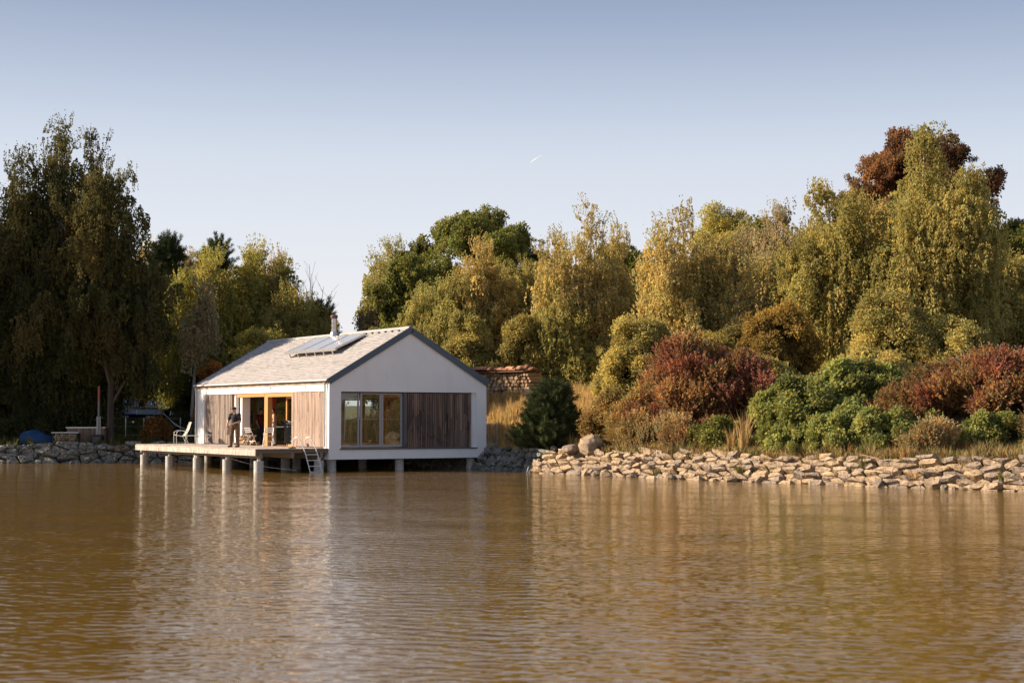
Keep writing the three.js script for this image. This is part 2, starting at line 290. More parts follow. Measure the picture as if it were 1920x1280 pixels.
  // gutters, wooden eave board and downpipes
  for (const [x, s] of [[-.1, 1], [HW + .1, -1]]) {
    const g = new THREE.CylinderGeometry(.075, .075, HL + .12, 12, 1, true, Math.PI / 2, Math.PI); g.rotateX(Math.PI / 2); const gt = mesh('gutter', g, new THREE.MeshStandardMaterial({ color: RGB(.55, .5, .47), roughness: .45, metalness: .5, side: THREE.DoubleSide }), house); gt.position.set(x, EAVE - .03, -HL / 2); gt.rotation.z = 0;
    for (const z of [-.1, -HL + .1]) mesh('downpipe', tubeG(z > -1 ? [V(x, EAVE - .08, z - .12), V(x + .02 * s, EAVE - .25, z - .14), V(x + .03 * s, EAVE - .45, z - .16), V(x + .03 * s, 2, z - .16), V(x + .03 * s, s > 0 ? 1.0 : .32, z - .16)] : [V(x, EAVE - .08, z), V(x + .03 * s, EAVE - .4, z), V(x + .03 * s, 2, z), V(x + .03 * s, 1.0, z)], .042, 10, 16), s > 0 ? zinc : trimGrey, house);
  }
  box('eave_board', M({ map: boardTex(41, [.5, .38, .27], .3), roughness: .8 }), house, -.035, -.002, 3.64, EAVE - .04, -HL + .05, -.05);
  // solar collectors, tilted up a little from the tiles
  const arr = group('solar_collector', house); arr.position.set(0, EAVE, 0); arr.rotation.z = slope;
  const x0 = 2.3, x1 = 3.95, cell = M({ color: RGB(.03, .045, .075), roughness: .12, metalness: .2 });
  const cg = group('collector_array', arr); cg.position.set(x0, .3, 0); cg.rotation.z = -.10;
  for (let i = 0; i < 3; i++) {
    const z1 = -3.2 - i * 1.72, z0 = z1 - 1.66;
    mesh('absorber', boxG(.05, x1 - x0 - .05, .06, .07, z0 + .05, z1 - .05), new THREE.MeshPhysicalMaterial({ color: RGB(.36, .37, .41), roughness: .3, clearcoat: .6, clearcoatRoughness: .1 }), cg);
    mesh('collector_frame', merged([boxG(0, x1 - x0, 0, .058, z0, z1), boxG(0, .05, .058, .085, z0, z1), boxG(x1 - x0 - .05, x1 - x0, .058, .085, z0, z1), boxG(.05, x1 - x0 - .05, .058, .085, z0, z0 + .05), boxG(.05, x1 - x0 - .05, .058, .085, z1 - .05, z1)]), zinc, cg);
  }
  mesh('support_rail', boxG(-.09, -.012, -.02, .07, -8.4, -3.05), zinc, cg);
  for (let i = 0; i < 6; i++) mesh('support_foot', boxG(-.07, -.03, -.24, -.02, -3.5 - i * .9, -3.44 - i * .9), zinc, cg);
  for (let i = 0; i < 3; i++) mesh('support_foot', boxG(1.6, 1.64, -.1, 0, -3.7 - i * 1.7, -3.64 - i * 1.7), zinc, cg);
  // stove flue
  const fl = group('chimney', house); fl.position.set(MID - .25, RIDGE - .12, -6.9); fl.scale.set(.85, 1, .85);
  mesh('flashing', cylG(.3, .17, .42, 0, 0, 0, 24), zinc, fl);
  mesh('pipe', cylG(.155, .155, .62, 0, .42, 0, 24), M({ color: RGB(.5, .42, .38), roughness: .22, metalness: 1 }), fl);
  for (let i = 0; i < 3; i++) mesh('band', cylG(.165, .165, .03, 0, .5 + i * .2, 0, 24), steel, fl);
  mesh('cap', merged([cylG(.165, .2, .06, 0, 1.05, 0, 24), cylG(.2, .2, .07, 0, 1.115, 0, 24), cylG(.2, .1, .04, 0, 1.19, 0, 24)]), M({ color: RGB(.16, .10, .09), roughness: .5, metalness: .5 }), fl);
  // piers under the house
  for (const z of [-.45, -3.9, -7.4, -10.9, -14.2]) for (const x of [.35, 3.55, 7.1]) mesh('pier', merged([cylG(.19, .185, 2.0, x, -1.52, z, 24)]), concrete, house);
}
// ---------------------------------------------------------------- the deck
const deck = thing('wooden_deck', 'weathered wooden deck on round concrete piers along the sunny side of the house', 'deck', [CX, 0, CZ], TH);
{
  const r = mulberry(77), D0 = -3.27, n = 22, w = (-.02 - D0) / n;
  for (let i = 0; i < n; i++) {
    const cuts = [-14.35, -14.35 + 4 + r() * 2, -14.35 + 8.6 + r() * 2, -.01];
    for (let k = 0; k < 3; k++) { const g = boxG(D0 + i * w + .004, D0 + (i + 1) * w - .004, FLOOR - .036, FLOOR - r() * .004, cuts[k] + .003, cuts[k + 1] - .003); metricUV(g, r() * 2, r() * 2); mesh('deck_board', g, deckWood[(r() * 3) | 0], deck); }
  }
  for (let k = 0; k < 4; k++) { const a = -14.3 + k * 3.6, g = boxG(D0 - .045, D0 - .005, .70, .932, a + .004, a + 3.59); metricUV(g, r() * 2, r()); mesh('fascia_board', g, deckWood[0], deck); }
  for (let i = 0; i < 25; i++) { const z = -14.2 + i * .588; box('joist', M({ color: RGB(.20, .15, .11), roughness: .9 }), deck, D0 + .02, -.03, .80, .936, z - .03, z + .03); }
  for (const x of [-3.0, -1.6, -.3]) box('bearer', M({ color: RGB(.24, .2, .16), roughness: .9 }), deck, x - .06, x + .06, .58, .798, -14.3, -.05);
  for (const z of [-.28, -3.6, -7.0, -10.45, -13.85]) for (const x of [-3.0, -.32]) { const p = mesh('pier', cylG(.2, .2, 1.98, x, -1.5, z, 28), concrete, deck); mesh('bracket', boxG(x - .06, x + .06, .48, .58, z - .05, z + .05), zinc, p); }
}
// small steel landing with railing on the far side of the gable
{
  const t = thing('entrance_landing', 'small grey steel landing with bar railing beside the house corner', 'landing', [CX, 0, CZ], TH);
  box('platform', zinc, t, HW + .38, HW + 2.3, .9, .97, -4.2, -2.2);
  for (const x of [HW + .6, HW + 2.1]) for (const z of [-2.4, -4.0]) mesh('support_leg', cylG(.05, .05, 1.6, x, -.7, z, 10), zinc, t);
  for (const y of [1.04, 1.95]) mesh('rail', tubeG([V(HW + .42, y, -2.25), V(HW + 1.95, y, -2.25)], .02), zinc, t);
  for (let i = 0; i <= 10; i++) mesh(i % 5 ? 'bar' : 'post', cylG(i % 5 ? .01 : .022, i % 5 ? .01 : .022, .98, HW + .42 + i * .153, .97, -2.25, 8), zinc, t);
}
// ---------------------------------------------------------------- stone walls along the shore: every stone a fitted block of its own
const stoneMaps = [0, 1, 2].map(i => tex(256, 256, (u, v) => { const a = fbm(u * 5 + i * 9, v * 5, 1e9, 1e9, 5), b = smooth(.55, .72, fbm(u * 17, v * 17 + i * 31, 1e9, 1e9, 4)), l = smooth(.64, .7, fbm(u * 9 + 40, v * 9 + i * 13, 1e9, 1e9, 4)); const k = .8 + .8 * (a - .5) - .34 * b; const c = [[.42, .30, .20], [.34, .255, .19], [.47, .325, .195]][i]; return [c[0] * k + l * .03, c[1] * k + l * .035, c[2] * k + l * .02]; }, true, 1.1, 1.1));
const stoneMats = stoneMaps.map(m => M({ map: m, roughness: .92, bumpMap: rep(nGrain, 1.3), bumpScale: .035 }));
const shoreLen = [0]; for (let i = 1; i < SHORE.length; i++) shoreLen.push(shoreLen[i - 1] + Math.hypot(SHORE[i][0] - SHORE[i - 1][0], SHORE[i][1] - SHORE[i - 1][1]));
function shoreAt(s) { let i = 1; while (i < SHORE.length - 1 && shoreLen[i] < s) i++; const t = (s - shoreLen[i - 1]) / (shoreLen[i] - shoreLen[i - 1]), a = SHORE[i - 1], b = SHORE[i], l = Math.hypot(b[0] - a[0], b[1] - a[1]), dx = (b[0] - a[0]) / l, dz = (b[1] - a[1]) / l; return { x: mix(a[0], b[0], t), z: mix(a[1], b[1], t), tx: dx, tz: dz, nx: -dz, nz: dx }; }
function shoreS(x) { let i = 1; while (i < SHORE.length - 1 && SHORE[i][0] < x) i++; return mix(shoreLen[i - 1], shoreLen[i], (x - SHORE[i - 1][0]) / (SHORE[i][0] - SHORE[i - 1][0])); }
function blockG(poly, depth, r, bulge) {          // poly: outline [x, y]; a split-faced block: buried ring, edge ring, tilted front ring, front centre
  const n = poly.length, cx = poly.reduce((a, p) => a + p[0], 0) / n, cy = poly.reduce((a, p) => a + p[1], 0) / n, tx = (r() - .5) * .35, ty = (r() - .5) * .3 + .12, rings = [];
  const ins = .74 + r() * .14;
  const ring = (k, z, tilt, j) => poly.map(([x, y]) => { const dx = x - cx, dy = y - cy; return [cx + dx * k + (r() - .5) * j, cy + dy * k + (r() - .5) * j, z + (tilt ? dx * tx + dy * ty : 0) + (r() - .5) * j]; });
  rings.push(ring(.86, -depth, 0, .0), ring(1, 0, 0, .012), ring(.95, bulge * .62, 1, .02), ring(ins, bulge, 1, .03));
  const P = [], tri = (a, b, c) => P.push(...a, ...b, ...c), top = [cx + (r() - .5) * .05, cy + (r() - .5) * .05, bulge * (1.0 + (r() - .3) * .25)];
  for (let k = 0; k < 3; k++) for (let i = 0; i < n; i++) { const a = rings[k][i], b = rings[k][(i + 1) % n], c = rings[k + 1][i], d = rings[k + 1][(i + 1) % n]; tri(a, b, c); tri(c, b, d); }
  for (let i = 0; i < n; i++) tri(rings[3][i], rings[3][(i + 1) % n], top);
  const g = new THREE.BufferGeometry(); g.setAttribute('position', new THREE.Float32BufferAttribute(P, 3)); g.computeVertexNormals(); return metricUV(g, r() * 3, r() * 3);
}
function clip(poly, px, py, nx, ny) { const out = []; for (let i = 0; i < poly.length; i++) { const a = poly[i], b = poly[(i + 1) % poly.length], da = (a[0] - px) * nx + (a[1] - py) * ny, db = (b[0] - px) * nx + (b[1] - py) * ny; if (da <= 0) out.push(a); if ((da < 0) !== (db < 0) && da !== db) { const t = da / (da - db); out.push([mix(a[0], b[0], t), mix(a[1], b[1], t)]); } } return out; }
const rubbleG = [0, 1, 2, 3].map(i => { const r = mulberry(i + 400), g = new THREE.IcosahedronGeometry(1, 1), p = g.attributes.position, q = new Map(); for (let k = 0; k < p.count; k++) { const key = [p.getX(k), p.getY(k), p.getZ(k)].map(v => v.toFixed(3)).join(); if (!q.has(key)) q.set(key, .75 + r() * .4); const w = q.get(key); p.setXYZ(k, p.getX(k) * w, p.getY(k) * w, p.getZ(k) * w); } g.computeVertexNormals(); return metricUV(g); });
const shadeStoneMats = [0, 1].map(i => M({ map: tex(256, 256, (u, v) => { const k = .75 + .8 * (fbm(u * 6 + i * 7, v * 6, 1e9, 1e9, 5) - .5), ms = smooth(.52, .66, fbm(u * 10 + 3, v * 10 + i * 17, 1e9, 1e9, 4)), li = smooth(.66, .72, fbm(u * 14 + 60, v * 14 + i * 5, 1e9, 1e9, 3)); return [mix(.25, .075, ms) * k + li * .12, mix(.235, .085, ms) * k + li * .12, mix(.215, .035, ms) * k + li * .1]; }, true, 1.1, 1.1), roughness: .95, bumpMap: rep(nGrain, 1.3), bumpScale: .035 }));  // darker grey-green stone for the unlit walls: shade put into the colour
function stoneWall(label, s0, s1, H, sw, sh, seed, lean = .5, group_, mats = stoneMats) {
  const mid = shoreAt((s0 + s1) / 2), t = thing('stone_wall', label, 'wall', [mid.x, 0, mid.z], 0, group_), r = mulberry(seed), A = sw / sh;
  const seeds = []; const rows = Math.round((H + .25) / sh);
  for (let j = 0; j <= rows; j++) { let x = s0 + r() * sw; while (x < s1) { const big = r(); const w = sw * (big < .2 ? 1.5 + r() * .6 : .5 + r() * .8); seeds.push([x + w / 2, -.2 + (j + .5 + (r() - .5) * .95) * (H + .25) / (rows + 1)]); x += w; } }
  for (const [x, y] of seeds) {
    let p = [[x - sw * .95, y - .9], [x + sw * .95, y - .9], [x + sw * .95, y + .9], [x - sw * .95, y + .9]];
    for (const [qx, qy] of seeds) { if (qx === x && qy === y) continue; const dx = qx - x, dy = (qy - y) * A; if (Math.abs(dx) > 2.2 || Math.abs(qy - y) > 1.4) continue; p = clip(p, (x + qx) / 2, (y + qy) / 2, dx, dy * A); }
    p = clip(p, x, -.32, 0, -1); p = clip(p, x, H + (fbm(x * .8 + seed, .5, 1e9, 1e9, 2) - .4) * .5, 0, 1); if (p.length < 3) continue;
    // shrink and round the corners
    const cx = p.reduce((a, q) => a + q[0], 0) / p.length, cy = p.reduce((a, q) => a + q[1], 0) / p.length, q = [];
    const wd = Math.max(...p.map(v => v[0])) - Math.min(...p.map(v => v[0])), hg = Math.max(...p.map(v => v[1])) - Math.min(...p.map(v => v[1]));
    if (wd < .12 || hg < .08) continue;
    const kx = Math.max(.6, 1 - .022 / wd), ky = Math.max(.6, 1 - .022 / hg);
    const sp = p.map(v => [(v[0] - cx) * kx + (r() - .5) * .03, (v[1] - cy) * ky + (r() - .5) * .02]);
    for (let i = 0; i < sp.length; i++) { const a = sp[i], b = sp[(i + 1) % sp.length], l = Math.hypot(b[0] - a[0], b[1] - a[1]); if (l < .07) { q.push([(a[0] + b[0]) / 2, (a[1] + b[1]) / 2]); continue; } const c = Math.min(.12, .02 / l + r() * .07); q.push([mix(a[0], b[0], c), mix(a[1], b[1], c)], [mix(a[0], b[0], 1 - c), mix(a[1], b[1], 1 - c)]); }
    if (q.length < 4) continue;
    const f = shoreAt(cx), L = Math.hypot(1, lean), m = mesh('stone', blockG(q, .3, r, .08 + r() * .24), mats[(r() * mats.length) | 0], t);
    const X = V(f.tx, 0, f.tz), Y = V(-f.nx * lean / L, 1 / L, -f.nz * lean / L), Z = new THREE.Vector3().crossVectors(X, Y);
    m.quaternion.setFromRotationMatrix(new THREE.Matrix4().makeBasis(X, Y, Z)); m.rotateZ((r() - .5) * .22); m.rotateX((r() - .5) * .5); m.rotateY((r() - .5) * .4);
    const hor = cy * lean / L; m.position.set(f.x - f.nx * hor - mid.x, cy / L, f.z - f.nz * hor - mid.z);
  }
  // loose rubble lying on the top and along the foot
  for (let x = s0; x < s1; x += .38 + r() * .7) { const f = shoreAt(x), up = r() < .55, m = mesh('rubble', rubbleG[(r() * 4) | 0], mats[(r() * mats.length) | 0], t), k = .09 + r() * .13, o = up ? H * lean + .1 + r() * .35 : -.12 - r() * .2; m.scale.set(k * (1 + r() * .8), k * (.6 + r() * .3), k); m.rotation.set((r() - .5) * .6, r() * 6.28, (r() - .5) * .6); m.position.set(f.x - f.nx * o - mid.x, up ? H * .86 + r() * .08 : .01 + r() * .03, f.z - f.nz * o - mid.z); }
  return t;
}
stoneWall('dark grey stone wall along the left bank, shade put into its colour', shoreS(-33), shoreS(-9.5), .95, .78, .34, 3, .35, 'shore walls of rough stone', shadeStoneMats);
stoneWall('shaded stone wall in the dark gap between house and sunny shore', shoreS(-5.5), shoreS(.75), 1.0, .62, .32, 4, .7, 'shore walls of rough stone', shadeStoneMats);
stoneWall('sunlit wall of pale rough stones along the right shore', shoreS(.95), shoreS(21.5), 1.02, .60, .19, 6, .75, 'shore walls of rough stone');
function rock(label, x, y, z, sx, sy, sz, seed) {
  const r = mulberry(seed), g = new THREE.IcosahedronGeometry(1, 1), p = g.attributes.position, q = new Map();
  for (let i = 0; i < p.count; i++) { const k = [p.getX(i), p.getY(i), p.getZ(i)].map(v => v.toFixed(3)).join(); if (!q.has(k)) q.set(k, .82 + r() * .3); const s = q.get(k); p.setXYZ(i, p.getX(i) * sx * s, Math.sign(p.getY(i)) * Math.pow(Math.abs(p.getY(i)), .7) * sy * s, p.getZ(i) * sz * s); }
  g.computeVertexNormals(); const m = mesh(numbered('boulder'), metricUV(g), stoneMats[seed % 3], scene); m.position.set(x, y, z); m.rotation.y = r() * 3; return tag(m, label, 'boulder', 'loose boulders along the shore');
}
rock('large pointed pale boulder on top of the wall where the sunny shore begins', 3.15, 1.15, -63.45, .52, .42, .42, 21);
rock('low flat boulder beside the large pointed boulder on the shore wall', 2.35, .98, -64.1, .4, .2, .35, 22);
rock('squat boulder at the water line below the sunny wall left end', 2.5, .05, -63.0, .45, .16, .3, 25);
// ---------------------------------------------------------------- plants
function leafCloud(n, place, seed) {       // n leaves; place(i, r) gives { p, dir, up, l, w, c }: a folded four-point leaf each
  const r = mulberry(seed), P = [], C = [], a = V(0, 0, 0), s = V(0, 0, 0);
  for (let i = 0; i < n; i++) {
    const q = place(i, r), d = q.dir.clone().normalize(); s.crossVectors(d, q.up).normalize(); if (s.lengthSq() < .1) s.set(1, 0, 0); a.crossVectors(s, d).normalize();
    const b = q.p, t = b.clone().addScaledVector(d, q.l), m = b.clone().addScaledVector(d, q.l * .45).addScaledVector(a, -q.w * .18), L = m.clone().addScaledVector(s, q.w / 2).addScaledVector(a, q.w * .3), R = m.clone().addScaledVector(s, -q.w / 2).addScaledVector(a, q.w * .3);
    for (const v of [b, L, t, b, t, R]) { P.push(v.x, v.y, v.z); C.push(q.c[0], q.c[1], q.c[2]); }
  }
  const g = new THREE.BufferGeometry(); g.setAttribute('position', new THREE.Float32BufferAttribute(P, 3)); g.setAttribute('color', new THREE.Float32BufferAttribute(C, 3)); g.computeVertexNormals(); return g;
}
const rdir = r => { const z = r() * 2 - 1, a = r() * 6.283, s = Math.sqrt(1 - z * z); return V(Math.cos(a) * s, z, Math.sin(a) * s); };
const tint = (r, k = .5) => { const b = .7 + r() * .6, w = (r() - .5) * k; return [b * (1 + w), b, b * (1 - w)]; };
const birchSpray = seed => { const strands = []; const rs = mulberry(seed + 99); for (let k = 0; k < 6; k++) { const a = rs() * 6.283, o = .15 + rs() * .3, L = .55 + rs() * .6; strands.push(t => V(Math.cos(a) * o * Math.sqrt(t) , .12 * Math.sin(t * 3.1) - L * t * t * .95 - t * .05, Math.sin(a) * o * Math.sqrt(t))); } return leafCloud(100, (i, r) => { const t = .08 + r() * .92, p = strands[i % 6](t).add(rdir(r).multiplyScalar(.05)); return { p, dir: V(r() - .5, -.7 - r() * .5, r() - .5), up: rdir(r), l: .095 + r() * .055, w: .065 + r() * .035, c: tint(r) }; }, seed); };
const clumpSpray = (seed, n, rad, l, w, upw = .35) => leafCloud(n, (i, r) => { const d = rdir(r); d.y = Math.abs(d.y) * .8 + d.y * .2; const p = d.clone().multiplyScalar(rad * Math.pow(r(), .45)); return { p, dir: d.clone().multiplyScalar(.7).add(rdir(r).multiplyScalar(.8)), up: V((r() - .5), upw + r(), (r() - .5)), l: l * (.7 + r() * .6), w: w * (.7 + r() * .6), c: tint(r) }; }, seed);
const needleSpray = seed => leafCloud(170, (i, r) => { const t = r(), b = V(0, t * .75, 0), d = rdir(r); d.y = Math.abs(d.y) * .6 + .5; return { p: b.addScaledVector(V(d.x, 0, d.z), .01), dir: d, up: rdir(r), l: .16 + r() * .06, w: .02, c: tint(r, .25) }; }, seed);
const switchSpray = seed => leafCloud(70, (i, r) => { const k = i % 5, a = k * 1.257 + seed, t = r(), lean = .25; const p = V(Math.cos(a) * lean * t, t * .8, Math.sin(a) * lean * t).add(rdir(r).multiplyScalar(.04)); return { p, dir: V(Math.cos(a) + r() - .5, .9, Math.sin(a) + r() - .5), up: rdir(r), l: .10 + r() * .05, w: .055 + r() * .02, c: tint(r, .7) }; }, seed);
const SPRAY = {
  birch: [birchSpray(1), birchSpray(2), birchSpray(3)],
  broad: [clumpSpray(11, 120, .42, .15, .115), clumpSpray(12, 120, .42, .15, .115)],
  small: [clumpSpray(21, 90, .40, .115, .075), clumpSpray(22, 90, .40, .115, .075)],
  pine: [needleSpray(31), needleSpray(32)],
  switch: [switchSpray(41), switchSpray(42)],
};
const leafMat = new THREE.MeshPhysicalMaterial({ vertexColors: true, color: RGB(1, 1, 1), roughness: 1, transmission: .5, thickness: 0, ior: 1.4, specularIntensity: .3, side: THREE.DoubleSide });
const needleMat = M({ vertexColors: true, roughness: 1, side: THREE.DoubleSide });
const birchBark = M({ map: tex(128, 512, (u, v) => { const d = smooth(.60, .68, fbm(u * 5, v * 60, 5, 60, 3)), e = smooth(.62, .7, fbm(u * 4 + 9, v * 9, 1e9, 1e9, 4)); const k = .55 - .4 * d - .3 * e; return [k, k * .92, k * .82]; }, true, 1, 2), roughness: .9 });
const brownBark = M({ map: tex(128, 256, (u, v) => { const k = .5 + fbm(u * 16, v * 5, 16, 5, 4); return [.085 * k, .062 * k, .045 * k]; }, true, 1, 2), roughness: 1, bumpMap: rep(nGrain, 2, 6), bumpScale: .03 });
const twigRed = M({ color: RGB(.13, .06, .04), roughness: .9 }), twigBrown = M({ color: RGB(.10, .075, .05), roughness: .95 });
const qT = new THREE.Quaternion(), mT = new THREE.Matrix4(), UP = V(0, 1, 0);
function crown(parent, list, spray, mat, name = 'crown') {      // list of [pos, quaternion, scale, colour]
  const im = new THREE.InstancedMesh(spray, mat, list.length); im.name = name; im.userData.kind = 'stuff'; im.castShadow = im.receiveShadow = true;
  list.forEach(([p, q, s, c], i) => { im.setMatrixAt(i, mT.compose(p, q, s)); im.setColorAt(i, c); }); parent.add(im); return im;
}
const pick = (cols, r, out = new THREE.Color()) => { const t = r() * (cols.length - 1), i = Math.min(cols.length - 2, Math.floor(t)); if (cols.length === 1) return out.setRGB(...cols[0]); return out.setRGB(...[0, 1, 2].map(k => mix(cols[i][k], cols[i + 1][k], t - i))); };
let plantSeed = 100;
// sp: species; h: height; w: crown width; base: share of bare trunk; cols: leaf colours
function tree(label, x, z, h, w, sp, cols, o = {}) {
  const seed = o.seed ?? ++plantSeed * 7, r = mulberry(seed), y0 = groundY(x, z) - .1; h -= y0 - .1;
  const t = thing(o.name || { birch: 'birch_tree', broad: 'broadleaf_tree', small: 'broadleaf_tree', pine: 'pine_tree' }[sp], label, 'tree', [x, y0, z], 0, o.group);
  const bend = (r() - .5) * .06 * h + (o.lean || 0), bz = (r() - .5) * .04 * h, at = k => V(bend * k * k, h * k, bz * k * k), base = o.base ?? .14, r0 = .06 + h * .0095;
  mesh('trunk', tubeG([0, .2, .45, .7, .97].map(at), k => r0 * (1 - k * .9) * (k < .08 ? 1.35 - k * 4.4 : 1), 9, 20), o.bark || (sp === 'birch' ? birchBark : brownBark), t);
  const n = o.clumps ?? Math.round(22 + h * 2.1 + w * 3.6), per = o.per ?? 22, lst = [], limbs = [], col = new THREE.Color();
  const prof = s => sp === 'birch' ? Math.pow(1 - s, o.pow ?? .53) * Math.min(1, .62 + s * 1.6) : sp === 'pine' ? Math.pow(1 - s, 1.05) * (s < .1 ? .7 : 1) : Math.sqrt(Math.max(0, 1 - Math.pow(Math.abs(s * 2 - .85) / 1.18, 2.4)));
  // a birch is several leaders of uneven height that lean out from the trunk
  const leaders = [{ ox: 0, oz: 0, h: 1, w: sp === 'birch' ? .66 : 1 }];
  if (sp === 'birch') { const nl = o.leaders ?? 2 + Math.round(w / 2); for (let i = 0; i < nl; i++) { const a = i * 6.283 / nl + r() * 1.4, q = w * (.17 + r() * .2); leaders.push({ ox: Math.cos(a) * q, oz: Math.sin(a) * q, h: .66 + r() * .3, w: .44 + r() * .2 }); } }
  const axis = (l, k) => at(k * l.h).add(V(l.ox * smooth(0, .7, k), 0, l.oz * smooth(0, .7, k)));
  for (const l of leaders.slice(1)) limbs.push(tubeG([.3, .5, .75, .96].map(k => k === .3 ? at(.22 * l.h) : axis(l, k)), k => r0 * .42 * (1 - k * .85), 5, 8));
  const share = leaders.map(l => l.h * l.w), tot = share.reduce((a, b) => a + b, 0);
  leaders.forEach((ld, li) => {
    const nn = Math.max(5, Math.round(n * share[li] / tot * (sp === 'birch' ? 1.25 : 1)));
    for (let i = 0; i < nn; i++) {
      const s = Math.pow((i + r()) / nn, sp === 'birch' ? .85 : 1), b0 = base + (li ? .12 * r() : 0), k = b0 + (1 - b0) * s * .985, lump = .6 + .75 * vnoise(s * 5 + li * 7 + seed, i * .37), rad = w * ld.w / 2 * prof(s) * lump, a = i * 2.399 + r() * .9;
      const rr = rad * (i % 4 === 0 ? .3 + r() * .3 : .7 + r() * .35), c = axis(ld, k).add(V(Math.cos(a) * rr, 0, Math.sin(a) * rr));
      const st = axis(ld, Math.max(base * .8, Math.min(.95, k - (sp === 'pine' ? .02 : .55 * rr / h))));
      if (rr > .25) { const md = st.clone().lerp(c, .55).add(V(0, rr * (sp === 'birch' ? .16 : .05), 0)); limbs.push(tubeG([st, md, c], q => mix(r0 * .3 * (1 - k * .7), .008, q), 4, 4)); }
      const top = sp === 'birch' && s > .84, cr = ((o.cr ?? (sp === 'broad' ? .13 : .10)) * w * (.7 + r() * .6) + .25) * (top ? .7 : 1), m = Math.round(per * (.6 + .8 * r()) * (top ? .45 : 1)), cc = pick(cols, r, col).clone(), bright = .8 + r() * .4;
      for (let j = 0; j < m; j++) {
        const d = rdir(r), q = Math.pow(r(), .4), p = c.clone().add(V(d.x * cr * q, d.y * cr * q * (sp === 'birch' ? 1.35 : .8), d.z * cr * q)), sc = (o.leaf ?? 1) * (.7 + r() * .55) * (top ? .75 : 1);
        const f = pick(cols, r).lerp(cc, .6).multiplyScalar(bright * (.85 + r() * .3));
        if (sp === 'birch') qT.setFromEuler(top && r() < .65 ? new THREE.Euler(Math.PI + (r() - .5) * 1.1, r() * 6.283, (r() - .5) * 1.1) : new THREE.Euler((r() - .5) * .6, r() * 6.283, (r() - .5) * .6));
        else { const ou = p.clone().sub(axis(ld, k * .9)).setY(p.y - c.y + .25).normalize(); if (sp === 'pine') ou.y += .55; qT.setFromUnitVectors(UP, ou.add(rdir(r).multiplyScalar(.45)).normalize()); }
        lst.push([p, qT.clone(), V(sc, sc * (sp === 'birch' ? .8 + r() * .5 : 1), sc), f]);
      }
    }
  });
  // wisps round the outline of the crown
  const wisps = o.wisps ?? Math.round(n * .8);
  for (let i = 0; i < wisps; i++) { const ld = leaders[(r() * leaders.length) | 0], s = Math.pow(r(), .5), k = base + (1 - base) * s, a = r() * 6.283, rr = w * ld.w / 2 * prof(Math.min(s, .995)) * (.85 + r() * .4) + .05, p = axis(ld, k).add(V(Math.cos(a) * rr, r() * .4, Math.sin(a) * rr)), sc = (o.leaf ?? 1) * (.4 + r() * .45); qT.setFromEuler(sp === 'birch' && s > .6 ? new THREE.Euler(Math.PI + (r() - .5) * 1.3, r() * 6.283, (r() - .5) * 1.3) : new THREE.Euler((r() - .5) * 1.2, r() * 6.283, (r() - .5) * 1.2)); lst.push([p, qT.clone(), V(sc, sc * 1.2, sc), pick(cols, r).multiplyScalar(.9 + r() * .3)]); }
  if (limbs.length) mesh('branches', merged(limbs), sp === 'birch' ? twigBrown : brownBark, t);
  const sps = SPRAY[sp]; crown(t, lst, sps[seed % sps.length], sp === 'pine' ? needleMat : leafMat);
  return t;
}
